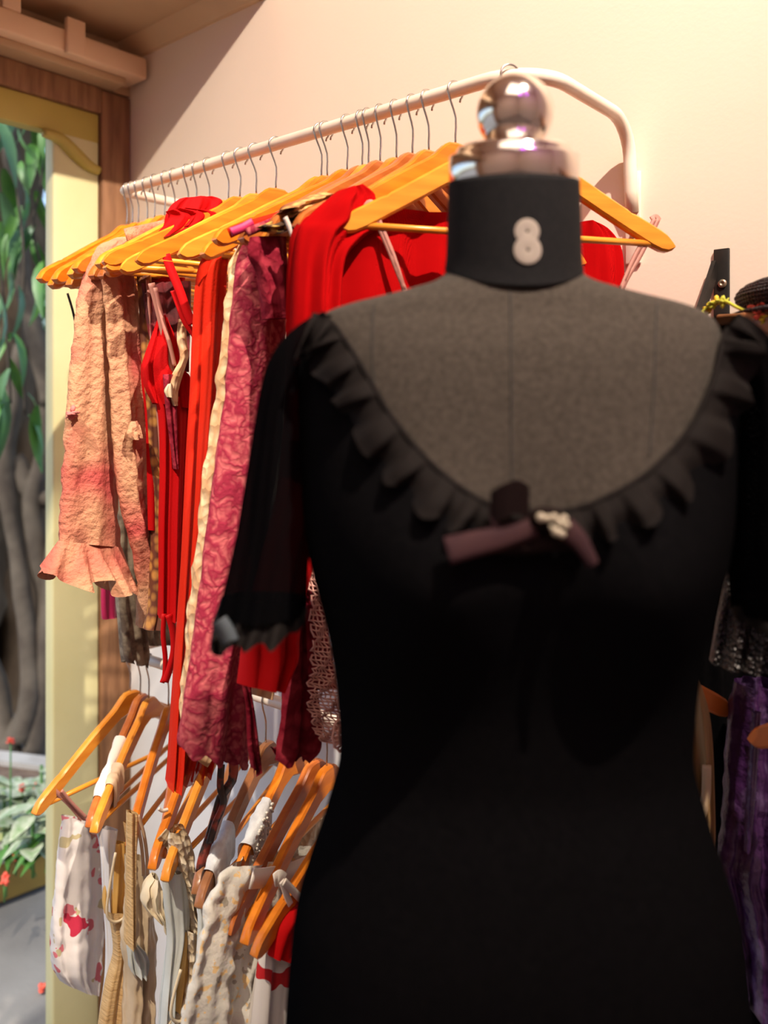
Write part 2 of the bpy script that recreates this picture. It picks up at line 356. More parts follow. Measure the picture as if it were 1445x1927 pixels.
# opening in the left wall: jamb, lintel, yellow frame
op = thing('opening_frame', 'weathered brown and yellow timber frame around the open shop front', 'door frame', (-.03, -.1, 0))
obj('jamb', *box(-.07, .004, -.080, -.002, 0, 2.27, .004), 'wood_old', op)
obj('lintel', *box(-.07, .004, -2.6, -.080, 2.213, 2.275, .004), 'wood_old', op)
obj('far_jamb', *box(-.07, .004, -2.6, -2.52, 0, 2.213, .004), 'wood_old', op)
yf = obj('yellow_post', *box(-.045, -.006, -.198, -.082, 0, 2.145, .005), 'yellow', op); yf['label'] = 'pale yellow painted post'
obj('yellow_lintel', *box(-.045, -.006, -2.52, -.082, 2.142, 2.212, .004), 'ochre', op)
# scrolled corner bracket between yellow post and lintel
cb = []
for i in range(13):
    a = PI / 2 * i / 12; cb.append((-.198 - .0 + .0, 0))
pts = [V((-.001, -.085, 2.075)), V((-.001, -.115, 2.083)), V((-.001, -.15, 2.105)), V((-.001, -.185, 2.128)), V((-.001, -.225, 2.132))]
tv, tf = tube([V(p) for p in cat_path([tuple(p) for p in pts], 16)], [.010 + .006 * math.sin(PI * i / 15) for i in range(16)], 10)
obj('corner_moulding', tv, tf, 'ochre', op)
# boxed shutter rail under the soffit
bx = thing('shutter_rail', 'cream boxed rail fixed high above the opening under the ceiling', 'beam', (.045, -.3, 2.29))
obj('rail_box', *box(.003, .090, -2.6, -.012, 2.292, 2.342, .005), 'beam', bx)
obj('rail_lip', *box(.003, .06, -2.6, -.05, 2.274, 2.292, .003), 'soffit', bx)
for n0 in (-.20, -.95):
    obj('rail_clip', *box(.086, .101, n0 - .022, n0 + .022, 2.288, 2.368, .003), 'beam', bx)
    obj('clip_block', *box(.01, .09, n0 - .16, n0 - .12, 2.342, 2.393, .003), 'beam', bx)

# ================================================================== upper and lower garment rails
def arc(c, r, a0, a1, e1, e2, n=8): return [c + e1 * (r * math.cos(lerp(a0, a1, i / n))) + e2 * (r * math.sin(lerp(a0, a1, i / n))) for i in range(n + 1)]
def garment_rail(name, label, h, u0, u1, R, drop=.03):
    t = thing(name, label, 'clothes rail', ((u0 + u1) / 2, 0, h - .2))
    ex, ey, ez = V((1, 0, 0)), V((0, 1, 0)), V((0, 0, 1))
    rr = .0095; r0 = .018; rw = .06
    pts = [V((u0, -.006, h - .12)), V((u0, -.008, h - .06))] + arc(V((u0, -.012 - .03, h - .03)), .03, 0, PI / 2, ey, ez, 6)
    pts += arc(V((u0 + r0, RN + r0, h)), r0, PI, 1.5 * PI, ex, ey, 6)
    for i in range(1, 24): pts.append(V((lerp(u0 + r0, u1 - R, i / 24), RN, h)))
    pts += arc(V((u1 - R, RN + R, h)), R, -PI / 2, 0, ex, ey, 10)
    pts += arc(V((u1, -.014 - rw, h - rw)), rw, PI / 2, 0, ey, ez, 8)
    pts += [V((u1, -.012, h - .10)), V((u1, -.006, h - .13))]
    obj('rail_tube', *tube(pts, rr, 16), 'rail', t)
    for u in (u0, u1):
        p = obj('wall_plate', *box(u - .012, u + .012, -.006, -.0005, h - .205, h - .07, .002), 'rail', t)
        for dz in (-.105, -.165):
            v, f = lathe((0, 0, 0), [(.0001, -.002), (.0042, -.002), (.0042, .001), (.003, .002), (.0001, .002)], 14)
            v = [V((u + q.x, -.0068 - q.z, h + dz + q.y)) for q in v]; obj('screw', v, f, 'screw', p)
    return t
garment_rail('garment_rail', 'cream enamel wall rail with rounded corner carrying the upper row of hangers', RH, .405, 1.308, .075)
garment_rail('garment_rail', 'cream wall rail lower down, carrying the pale dresses on the bottom row', LH, .405, 1.308, .075)

# ================================================================== wooden hangers
def hanger_meshes():
    xs = [0, .006, .013, .020, .028, .038, .050, .068, .09, .12, .145, .158, .163, .169, .174, .19, .203, .212, .218, .2215]
    tp = [(0, -.070), (.013, -.071), (.020, -.075), (.028, -.082), (.038, -.091), (.050, -.0985), (.09, -.121), (.145, -.154), (.158, -.1615), (.163, -.1655), (.169, -.1675), (.174, -.170), (.203, -.186), (.212, -.192), (.218, -.199), (.2215, -.2065)]
    bt = [(0, -.108), (.028, -.115), (.05, -.127), (.09, -.149), (.145, -.181), (.19, -.207), (.203, -.213), (.212, -.2145), (.218, -.2125), (.2215, -.2085)]
    L = lambda tb, x: next(lerp(a[1], b[1], (x - a[0]) / (b[0] - a[0])) for a, b in zip(tb, tb[1:]) if a[0] <= x <= b[0] + 1e-9)
    st = [(-x, L(tp, x), L(bt, x)) for x in xs[::-1]] + [(x, L(tp, x), L(bt, x)) for x in xs[1:]]
    vs = []; fs = []
    for x, zt, zb in st:
        yb = -.016 * (x / .2215)**2; h = .0068; e = min(.003, (zt - zb) * .3)
        for y, z in ((-h, zb + e), (-h, zt - e), (-h + e, zt), (h - e, zt), (h, zt - e), (h, zb + e), (h - e, zb), (-h + e, zb)): vs.append((x, yb + y, z))
    for i in range(len(st) - 1):
        for j in range(8): fs.append((i * 8 + j, i * 8 + (j + 1) % 8, i * 8 + 8 + (j + 1) % 8, i * 8 + 8 + j))
    fs += [tuple(range(8)), tuple(range((len(st) - 1) * 8, len(st) * 8))]
    yoke = (vs, fs)
    bar = tube([(-.2, -.013, -.2035), (-.1, -.0125, -.2035), (0, -.0125, -.2035), (.1, -.0125, -.2035), (.2, -.013, -.2035)], .0045, 10)
    hp = [(.0125 * math.cos(a), 0, .0125 * math.sin(a) - .0012) for a in [math.radians(d) for d in range(-48, 201, 14)]]
    hp = [(hp[0][0] - .001, 0, hp[0][2] - .004)] + hp + [(-.0085, 0, -.0145), (-.003, 0, -.026), (.0005, 0, -.036), (.001, 0, -.048), (0, 0, -.060), (0, 0, -.076)]
    hook = tube(hp, .00145, 8)
    return yoke, bar, hook
YK, BR, HK = hanger_meshes()
proto = {}
def me_of(n, vf, m):
    me = bpy.data.meshes.new(n); me.from_pydata([V(v) for v in vf[0]], [], vf[1]); me.update()
    bm = bmesh.new(); bm.from_mesh(me); bmesh.ops.recalc_face_normals(bm, faces=bm.faces); bm.to_mesh(me); bm.free()
    me.polygons.foreach_set('use_smooth', [True] * len(me.polygons)); me.materials.append(m); return me
HM = (me_of('yoke', YK, M['wood']), me_of('trouser_bar', BR, M['wood_light']), me_of('hook', HK, M['steel']))
HM[0].set_sharp_from_angle(angle=math.radians(35))
def hanger_yaw(P, tip):
    best = None
    for i in range(-40, 121):
        a = math.radians(i); d = RT * math.cos(a) + FW * math.sin(a)
        x = proj(P - d * .2215 + V((0, 0, -.205)))[0]; c = abs(x - tip) + abs(i - 46) * .35
        if best is None or c < best[0]: best = (c, a)
    return best[1]
HANG = {}
def hanger(key, px, tip, h, label, wood, group, bar='wood_light', yaw=None, P=None):
    P = P if P is not None else rail_point(px, h); a = hanger_yaw(P, tip) if yaw is None else math.radians(yaw)
    d = RT * math.cos(a) + FW * math.sin(a)
    t = thing('wooden_hanger', label, 'hanger', P, group); t.rotation_euler = (0, 0, math.atan2(d.y, d.x))
    for me, nm, mm in zip(HM, ('yoke', 'trouser_bar', 'hook'), (wood, bar, 'steel')):
        o = bpy.data.objects.new(nm, me); C.objects.link(o); o.parent = t
        o.material_slots[0].link = 'OBJECT'; o.material_slots[0].material = M[mm]
    N = V((-d.y, d.x, 0)); HANG[key] = (P, N, math.degrees(a)); return t
GU = 'wooden hangers on the upper rail'; GL = 'wooden hangers on the lower rail'
ords = ['first', 'second', 'third', 'fourth', 'fifth', 'sixth', 'seventh', 'eighth', 'ninth', 'tenth', 'eleventh', 'twelfth', 'thirteenth', 'fourteenth', 'fifteenth', 'sixteenth', 'seventeenth', 'eighteenth', 'nineteenth', 'twentieth', 'twenty-first', 'twenty-second', 'twenty-third', 'twenty-fourth', 'twenty-fifth']
upper = [(240, 66, 'wood'), (249, 76, 'wood'), (261, 88, 'wood'), (276, 108, 'wood'), (292, 120, 'wood_light'), (312, 134, 'wood'), (328, 152, 'wood_red'), (353, 170, 'wood_red'),
         (371, 176, 'wood_light'), (393, 183, 'wood'), (430, 188, 'wood_light'), (454, 196, 'wood'), (481, 216, 'wood_light'), (520, 252, 'wood'), (605, 330, 'wood_light'), (614, 362, 'wood'),
         (655, 398, 'wood'), (682, 440, 'wood_red'), (693, 478, 'wood_light'), (717, 500, 'wood_red'), (745, 536, 'wood'), (777, 545, 'wood_red'), (805, 560, 'wood'), (857, 575, 'wood'), (960, 633, 'wood_light')]
extra = {0: 'end of the rail with the outermost tip', 7: 'with peach crinkled sleeve over its tip', 8: 'with red collar folded over it', 13: 'with a broad bare shoulder', 14: 'under the orange-red sleeve',
         18: 'under the mauve lace top', 23: 'with a tall square shoulder, inside the red knit', 24: 'nearest of all, pink ribbon loops on both arms'}
wn = {'wood': 'honey', 'wood_light': 'pale golden', 'wood_red': 'reddish', 'wood_dark': 'walnut brown'}
for i, (px, tip, wd) in enumerate(upper):
    lab = f"{wn[wd]} wooden hanger, {ords[i]} hook from the upper rail's left end" + (', ' + extra[i] if i in extra else '')
    hg = hanger(px, px, tip, RH, ' '.join(lab.split()[:16]), wd, GU)
    if i < 23: hg.rotation_euler.y = math.radians([1.6, -1.2, .5, -2.2, 1.0, 2.4, -.8, -1.8, 1.9, -1.4, 0, 2.0, -1.0, .6, 0, -1.6, 1.5, .3, -.6, 1.8, -1.2, .9, -1.7][i])
lower = [('a', 245, 52, 'wood_light', 'with pink strap loop on its tip'), ('b', 264, 148, 'wood_red', 'tip wrapped in white strap'), ('c', 280, 160, 'wood_light', 'with a beige tape round its arm'),
         ('d', 317, 226, 'wood', 'slim arm lit half way down'), ('e', 350, 285, 'wood_red', 'with thin white elastic band'), ('f', 385, 268, 'wood', 'beside the cream crochet strap'),
         ('g', 420, 290, 'wood_light', 'with crochet lace over its arm'), ('h', 455, 350, 'wood_dark', 'dark, next to the printed scarf'), ('i', 500, 356, 'wood_dark', 'with grey strap over its tip'),
         ('j', 545, 392, 'wood', 'with pearl beaded strap'), ('k', 590, 410, 'wood_red', 'over the embroidered organza dress'), ('l', 615, 440, 'wood', 'its neck touching the black dress outline'), ('m', 680, 462, 'wood', 'nearest, with white ribbon knotted at its tip')]
for i, (k, px, tip, wd, ex) in enumerate(lower):
    hanger(k, px, tip, LH, ' '.join(f"{wn[wd]} wooden hanger, {ords[i]} on the lower rail, {ex}".split()[:16]), wd, GL)
def pl(key): return HANG[key][0], HANG[key][1]

def petal_cluster(c, R, n, seed):
    q = random.Random(seed); out = []
    for k in range(n):
        d = V((q.gauss(0, 1), q.gauss(0, 1), q.gauss(0, 1))).normalized(); bm = bmesh.new()
        bmesh.ops.create_icosphere(bm, subdivisions=1, radius=1); T = d.to_track_quat('Z', 'Y').to_matrix()
        for v_ in bm.verts: v_.co = T @ V((v_.co.x * R * .5, v_.co.y * R * .22, v_.co.z * R * .6)) + c + d * R * .55
        out.append(bmout(bm))
    return join(*out)
def bmout(bm):
    bm.verts.index_update(); r = [v.co.copy() for v in bm.verts], [tuple(v.index for v in f.verts) for f in bm.faces]; bm.free(); return r
# ================================================================== garments on the upper rail
def garment(key, name, label, cat, group=None, drop=.5):
    P = HANG[key][0]; return thing(name, label, cat, P + V((0, 0, -.2 - drop)), group)
G_UP = 'clothes hanging from the upper rail'; G_LO = 'pale clothes hanging from the lower rail'

g = garment(240, 'fuchsia_scarf', 'fuchsia silk hem tip peeking out below the peach ruffle cuff', 'clothing', G_UP)
drape('silk_panel', [(196, 700, 225, 700), (194, 900, 224, 900), (190, 1100, 222, 1100), (191, 1150, 221, 1158), (194, 1166, 218, 1160)], pl(240), M['fuchsia'], g, .02, 2, .003, 1, nx=10, nr=24)
ribbon('hot_pink_loop', [(122, 498), (131, 505), (138, 520), (141, 534)], .007, M['hot_ribbon'], g, pl(261), .012)
ribbon('thin_strap', [(127, 552), (138, 590), (146, 640), (150, 720)], .003, M['iron'], g, pl(276), .0)
g = garment(276, 'pink_floral_top', 'pink flowered top glimpsed between the peach sleeve and panel', 'clothing', G_UP)
drape('body', [(236, 640, 275, 640), (238, 800, 278, 800), (238, 960, 278, 960), (240, 1050, 276, 1050), (242, 1092, 272, 1094)], pl(276), M['pink_floral'], g, .03, 2, .004, 2, nx=12, nr=30)
g = garment(292, 'grey_floral_blouse', 'grey-beige printed sleeve with scalloped hem hanging under the peach cuff', 'clothing', G_UP)
drape('sleeve', [(214, 640, 262, 640), (222, 860, 268, 860), (221, 1050, 268, 1050), (222, 1120, 266, 1120), (228, 1180, 272, 1180), (232, 1228, 276, 1225), (238, 1246, 272, 1243)], pl(292), M['grey_print'], g, .04, 3, .006, 3, jag=.012, jagf=9, nx=16)
drape('lace_hem', [(262, 1150, 330, 1150), (264, 1200, 332, 1195), (270, 1215, 334, 1212)], pl(292), M['grey_print'], g, .03, 5, .005, 4, nx=20, nr=10)

# peach crinkled blouse
g = garment(353, 'peach_blouse', 'peach crinkled chiffon blouse with ruffled cuff at left end of the top row', 'blouse', G_UP)
sl = drape('sleeve', [(226, 446, 252, 450), (196, 458, 226, 468), (178, 484, 205, 492), (164, 520, 194, 522), (150, 560, 199, 556), (143, 610, 203, 610), (138, 690, 207, 690), (130, 760, 211, 770), (123, 850, 214, 860), (118, 940, 221, 950), (113, 1020, 226, 1030)], pl(328), M['peach'], g, .045, 1.3, .004, 5, nr=80, nx=36, crum=.0035, top=.7)
flounce('cuff_ruffle', (112, 1018, 227, 1030), [(82, 1078), (104, 1095), (128, 1110), (142, 1092), (162, 1088), (176, 1118), (196, 1112), (214, 1108), (232, 1128), (258, 1120)], pl(328), M['peach'], sl, .10, 4.5, .012, 1)
fl = obj('fabric_flower', *petal_cluster(onplane(124, 776, *pl(328)) + facing(*pl(328)) * .012, .011, 10, 3), 'rose', sl); fl['label'] = 'small pink fabric flower'
drape('body_panel', [(188, 515, 250, 520), (196, 550, 257, 548), (203, 640, 266, 640), (210, 740, 273, 740), (216, 830, 283, 830), (222, 910, 291, 910), (236, 980, 297, 980), (252, 1040, 299, 1040), (262, 1100, 297, 1100), (265, 1182, 288, 1178)], pl(371), M['peach'], g, .035, 2, .006, 6, nr=80, nx=30, crum=.003)
ribbon('shoulder_strap', [(300, 432), (268, 440), (240, 446), (226, 450)], .03, M['peach'], g, pl(353), .014)
for k, (x, y) in enumerate([(226, 805), (231, 812), (222, 815)]):
    drape('rosette', [(x - 4, y - 12, x + 3, y - 14), (x - 9, y, x + 9, y), (x - 4, y + 12, x + 4, y + 12)], pl(371), M['peach'], g, .02, 2, .004, k, nx=6, nr=8, off=.03)
g = garment(393, 'brown_floral_dress', 'brown and gold floral print dress edge behind the peach blouse panel', 'dress', G_UP)
drape('front_edge', [(252, 520, 276, 520), (258, 600, 282, 600), (262, 690, 288, 690), (270, 770, 296, 770), (274, 850, 299, 850), (280, 950, 302, 950), (280, 1050, 302, 1050), (276, 1140, 297, 1140), (268, 1184, 290, 1180)], pl(393), M['floral_brown'], g, .03, 1.5, .004, 7, nx=14, nr=50, off=.01)
ribbon('beaded_edge', [(254, 530), (262, 640), (266, 700), (276, 800), (282, 900)], .005, M['pink_ribbon'], g, pl(393), .03)

# red blouse with folded collar over hangers
g = garment(371, 'red_blouse', 'red blouse with turned-over collar between the hangers near the rail end', 'blouse', G_UP, .3)
P0 = pl(371)
drape('collar', [(338, 374, 398, 371), (322, 386, 414, 376), (312, 404, 416, 384), (308, 424, 402, 396), (306, 440, 372, 418)], pl(430), M['red'], g, .05, 2.2, .008, 8, nx=26, nr=26)
drape('collar_fold', [(312, 398, 352, 392), (318, 412, 400, 398), (296, 438, 404, 410), (290, 452, 346, 440)], pl(454), M['red'], g, .03, 3, .006, 9, nx=20, nr=16)
drape('body', [(296, 520, 360, 520), (284, 620, 360, 620), (276, 700, 358, 700), (285, 800, 356, 800), (290, 1000, 350, 1000)], pl(430), M['red'], g, .03, 2, .006, 10, nr=24, nx=16, off=-.02)

# red halter dress with ties
g = garment(481, 'red_halter_dress', 'red halter dress with dark lace back, beige lace trim and dangling ties', 'dress', G_UP)
drape('lace_back', [(268, 532, 362, 528), (274, 580, 362, 580), (284, 640, 360, 640), (300, 700, 358, 700)], pl(454), M['maroon'], g, .02, 3, .004, 11, nr=20, nx=20, off=-.006)
drape('bodice', [(300, 592, 312, 600), (282, 640, 330, 640), (268, 680, 340, 690), (266, 700, 356, 710), (272, 730, 357, 740), (286, 758, 356, 770)], pl(481), M['red'], g, .05, 2, .010, 12, nr=26, nx=24)
drape('skirt', [(290, 740, 357, 750), (298, 790, 356, 790), (300, 880, 352, 880), (298, 980, 347, 980), (298, 1080, 343, 1080), (298, 1162, 338, 1166)], pl(481), M['red'], g, .05, 2, .007, 13, nr=50, nx=24)
ribbon('neck_tie', [(305, 482), (316, 512), (332, 550), (346, 590), (356, 612)], .013, M['red_ribbon'], g, pl(520), .016)
ribbon('neck_tie', [(322, 548), (332, 575), (344, 606), (362, 632)], .009, M['red_ribbon'], g, pl(520), .010)
ribbon('strap', [(280, 535), (292, 580), (306, 640), (316, 690), (318, 720)], .010, M['pink_ribbon'], g, pl(481), .014)
ribbon('strap', [(284, 545), (299, 610), (311, 650), (320, 690)], .006, M['pink_ribbon'], g, pl(481), .024)
drape('lace_trim', [(326, 604, 338, 602), (322, 640, 340, 640), (328, 676, 342, 672), (312, 706, 332, 708), (306, 738, 324, 740), (312, 764, 320, 764)], pl(481), M['cream_lace'], g, .03, 1, .003, 14, nr=40, nx=10, off=.03, crum=.002)
drape('lace_panel', [(296, 706, 322, 706), (300, 760, 322, 760), (310, 840, 322, 840), (316, 880, 322, 880)], pl(481), M['mauve_deep_shade'], g, .02, 1.5, .004, 15, nr=20, nx=10, off=.03)
ribbon('hanging_tie', [(302, 1150), (300, 1190), (304, 1230), (303, 1262), (298, 1278)], .007, M['red_ribbon'], g, pl(481), .02)
ribbon('hanging_tie', [(308, 1150), (316, 1180), (318, 1215), (310, 1250), (302, 1275)], .010, M['red_ribbon'], g, pl(481), .026)
drape('rosette', [(302, 724, 308, 722), (295, 736, 312, 736), (300, 748, 310, 750)], pl(481), M['ivory'], g, .02, 2, .002, 3, nx=8, nr=8, off=.04)

# orange red mesh top, its chiffon lower tier
g = garment(605, 'orange_red_top', 'long orange-red sheer mesh top with narrow sleeve left of the mauve lace', 'top', G_UP)
drape('sleeve', [(424, 452, 456, 440), (392, 470, 438, 470), (374, 500, 428, 495), (366, 550, 424, 550), (361, 640, 419, 640), (357, 740, 412, 740), (351, 840, 404, 840), (346, 950, 396, 950), (341, 1060, 380, 1060), (334, 1190, 366, 1190), (326, 1330, 352, 1330), (320, 1440, 344, 1440), (317, 1482, 338, 1478)], pl(605), M['red_sheer'], g, .05, 2, .006, 16, nr=70, nx=26)
drape('chiffon_tier', [(346, 1250, 430, 1250), (335, 1340, 425, 1340), (326, 1420, 412, 1420), (319, 1482, 402, 1462)], pl(605), M['red_chiffon'], g, .03, 4, .010, 17, nr=30, nx=34, jag=.010, jagf=10, off=-.012)
ribbon('white_cord', [(362, 1400), (374, 1415), (388, 1424)], .016, M['cream_lace'], g, pl(605), .02)

# cream lace top
g = garment(655, 'cream_lace_top', 'cream scalloped lace top showing as a narrow strip beside mauve lace', 'top', G_UP)
drape('lace_sleeve', [(450, 458, 470, 452), (436, 490, 458, 490), (427, 550, 450, 550), (420, 620, 442, 620), (411, 700, 434, 700), (406, 760, 432, 760), (394, 840, 420, 840), (383, 900, 410, 900), (373, 1000, 396, 1000), (362, 1110, 384, 1110), (353, 1220, 372, 1220), (343, 1330, 362, 1330), (346, 1395, 366, 1400)], pl(655), M['cream_lace'], g, .035, 1, .004, 18, nr=80, nx=14, crum=.004)
drape('far_sleeve', [(526, 1100, 552, 1100), (522, 1190, 545, 1190), (516, 1270, 540, 1270), (512, 1318, 536, 1324)], pl(693), M['cream_lace'], g, .03, 1, .004, 19, nr=30, nx=12, crum=.004, off=-.03)

# mauve lace top
g = garment(693, 'mauve_lace_top', 'mauve pink lace top with frayed uneven sleeve ends', 'top', G_UP)
drape('near_sleeve', [(488, 440, 540, 440), (458, 462, 538, 460), (446, 500, 538, 496), (440, 560, 538, 560), (432, 640, 536, 640), (426, 740, 534, 740), (413, 830, 526, 830), (402, 920, 512, 920), (390, 1010, 500, 1010), (376, 1130, 484, 1130), (360, 1240, 474, 1240), (347, 1330, 466, 1335), (338, 1388, 462, 1420), (338, 1404, 464, 1440)], pl(682), M['mauve_lace'], g, .045, 1.3, .005, 20, nr=100, nx=44, jag=.022, jagf=4, crum=.0015)
drape('yoke_lace', [(470, 446, 538, 446), (466, 480, 538, 480), (484, 520, 538, 520), (500, 600, 540, 600)], pl(717), M['mauve_deep_shade'], g, .03, 2, .004, 21, nr=20, nx=18)
drape('frayed_tail', [(455, 1290, 472, 1290), (464, 1340, 478, 1340), (466, 1400, 484, 1400), (474, 1448, 486, 1446)], pl(693), M['mauve_deep_shade'], g, .012, 2, .004, 22, nr=24, nx=8, jag=.02)
drape('far_sleeve', [(556, 960, 588, 960), (548, 1060, 588, 1060), (540, 1180, 590, 1180), (534, 1290, 594, 1290), (526, 1370, 604, 1370), (521, 1418, 600, 1396), (522, 1430, 566, 1418)], pl(717), M['mauve_deep_shade'], g, .04, 2, .006, 23, nr=50, nx=24, jag=.014, jagf=5, crum=.002)
ribbon('gathered_neckline', [(452, 440), (490, 424), (540, 404), (574, 392)], .010, M['mauve_lace'], g, pl(693), .012)

# bright straps and printed collars lying over the hangers
g = garment(682, 'printed_collar_dress', 'dress with gold lace and leopard print collar across the hanger shoulders', 'dress', G_UP, .1)
drape('gold_lace_collar', [(572, 370, 590, 386), (548, 376, 560, 396), (520, 388, 530, 406), (500, 400, 508, 416)], pl(717), M['gold_lace'], g, .035, 2, .006, 24, nr=30, nx=16, off=.034, crum=.004)
drape('leopard_collar', [(520, 410, 530, 424), (492, 416, 502, 440), (470, 424, 478, 448), (454, 432, 460, 444)], pl(693), M['leopard'], g, .02, 2, .005, 25, nr=30, nx=14, off=.036, crum=.002)
ribbon('coral_edge', [(578, 384), (540, 400), (500, 414), (440, 432), (412, 444)], .012, M['red_sheer'], g, pl(682), .022)
ribbon('fuchsia_edge', [(452, 424), (434, 434), (412, 442)], .010, M['hot_ribbon'], g, pl(682), .026)
ribbon('white_tie', [(520, 412), (528, 430), (536, 452)], .006, M['ribbon_white'], g, pl(745), .014)
drape('gold_hem', [(470, 1100, 540, 1100), (470, 1180, 512, 1180), (476, 1196, 500, 1194)], pl(682), M['floral_brown'], g, .02, 2, .004, 26, nr=14, nx=12)

# plain red top behind, its lower part seen under the black cuff
g = garment(777, 'red_slip_dress', 'plain bright red top hem hanging behind the black dress cuff', 'top', G_UP)
drape('body', [(556, 470, 700, 470), (548, 640, 700, 640), (530, 900, 620, 900), (500, 1050, 580, 1050), (470, 1180, 552, 1180), (466, 1240, 546, 1240), (466, 1292, 512, 1296)], pl(745), M['red'], g, .05, 2, .008, 27, nr=50, nx=26)
# red knit
g = garment(857, 'red_knit_cardigan', 'large red knit cardigan on wide hanger behind the neck of the dress form', 'cardigan', G_UP)
drape('body', [(628, 392, 1080, 428), (572, 410, 1120, 446), (548, 440, 1142, 474), (541, 490, 1149, 520), (538, 560, 1152, 580), (537, 660, 1150, 660), (537, 760, 1130, 760), (540, 830, 1120, 830)], pl(857), M['red_knit'], g, .055, 5, .010, 28, nr=70, nx=64, top=1)
drape('shoulder', [(624, 364, 664, 355), (606, 378, 688, 372), (582, 398, 694, 388), (560, 420, 704, 430), (549, 440, 660, 462), (542, 500, 630, 500), (538, 600, 622, 600), (537, 690, 618, 690)], pl(857), M['red_knit'], g, .050, 2, .007, 29, nr=50, nx=30, off=.016)
drape('far_shoulder', [(1082, 420, 1096, 424), (1078, 436, 1124, 440), (1078, 470, 1146, 476), (1080, 540, 1150, 544), (1082, 700, 1150, 700)], pl(857), M['red_knit'], g, .05, 2, .006, 30, nr=30, nx=18, off=.014)

# pink crochet: real open net of yarn with two medallions
g = garment(745, 'pink_crochet_top', 'open pink crochet sleeve with shell medallions beside the black dress', 'top', G_UP)
P, N = pl(745); Ns = facing(P, N)
rows = cat_path([(574, 930, 592, 930), (577, 990, 598, 985), (582, 1080, 614, 1080), (584, 1160, 634, 1160), (586, 1240, 650, 1240), (580, 1300, 664, 1300), (584, 1350, 670, 1350), (600, 1392, 662, 1400)], 60)
bm = bmesh.new(); nx = 15; gr = []
rg = random.Random(5)
for i, (xl, yl, xr, yr) in enumerate(rows):
    ln = []
    for k in range(nx):
        s = (k + (.5 if i % 2 else 0)) / nx; s = min(1, s + rg.uniform(-.012, .012))
        p = onplane(lerp(xl, xr, s), lerp(yl, yr, s) + rg.uniform(-1.5, 1.5), P, N) + Ns * (.012 * math.sin(PI * s) + .003 * math.sin(i * .9 + k))
        ln.append(bm.verts.new(p))
    gr.append(ln)
for i in range(len(gr) - 1):
    for k in range(nx - 1):
        if i % 3 != 2 or k % 2: bm.faces.new((gr[i][k], gr[i][k + 1], gr[i + 1][k + 1], gr[i + 1][k]))
def bmout(bm):
    bm.verts.index_update(); r = [v.co.copy() for v in bm.verts], [tuple(v.index for v in f.verts) for f in bm.faces]; bm.free(); return r
net = obj('crochet_net', *bmout(bm), 'crochet', g); net['kind'] = 'stuff'
wm = net.modifiers.new('yarn', 'WIREFRAME'); wm.thickness = .0030; wm.use_even_offset = False; wm.use_boundary = True
for cx, cy, r in ((624, 1368, 34), (628, 1305, 26)):
    vs = []; fs = []; c = onplane(cx, cy, P, N) + Ns * .022; ex = V((N.y, -N.x, 0)).normalized()
    for j in range(5):
        rad = (5 + (r - 5) * j / 4) / F * (c - CAM).dot(FW) * (1.0 if j < 4 else 1.0)
        for k in range(22):
            a = 2 * PI * k / 22; q = rad * (1 + (.10 if (j == 4 and k % 2) else 0)); vs.append(c + (ex * math.cos(a) + UP * math.sin(a)) * q + Ns * .003 * (j % 2))
    for j in range(4):
        for k in range(22): fs.append((j * 22 + k, j * 22 + (k + 1) % 22, j * 22 + 22 + (k + 1) % 22, j * 22 + 22 + k))
    md = obj('shell_medallion', vs, fs, 'crochet', g); wm = md.modifiers.new('yarn', 'WIREFRAME'); wm.thickness = .0036; wm.use_even_offset = False; wm.use_boundary = True
drape('lining', [(578, 940, 590, 940), (584, 1080, 608, 1080), (588, 1200, 630, 1200), (592, 1300, 646, 1300)], pl(745), M['mauve_deep_shade'], g, .006, 1, .002, 31, nr=24, nx=10, off=-.010)

# ribbon loops of the dress hanging on the nearest hanger
g = garment(960, 'strappy_slip', 'slip hung by thin pink ribbon loops from the nearest hanger', 'dress', G_UP)
for pts in ([(688, 392), (704, 425), (724, 470), (744, 520), (760, 560)], [(696, 392), (716, 440), (736, 490), (754, 548)], [(1228, 416), (1212, 450), (1190, 492), (1168, 530), (1150, 570)], [(1221, 416), (1200, 455), (1178, 498), (1158, 545)]):
    ribbon('ribbon_loop', pts, .0052, M['pink_ribbon'], g, pl(960), .013)
ribbon('ribbon_saddle', [(688, 395), (692, 389), (697, 392)], .012, M['pink_ribbon'], g, pl(960), .010)
ribbon('ribbon_saddle', [(1219, 419), (1225, 415), (1229, 420)], .012, M['pink_ribbon'], g, pl(960), .010)
drape('slip_body', [(760, 580, 1150, 590), (755, 680, 1150, 680), (760, 760, 1140, 760)], pl(960), M['maroon'], g, .04, 4, .006, 32, nr=30, nx=40)

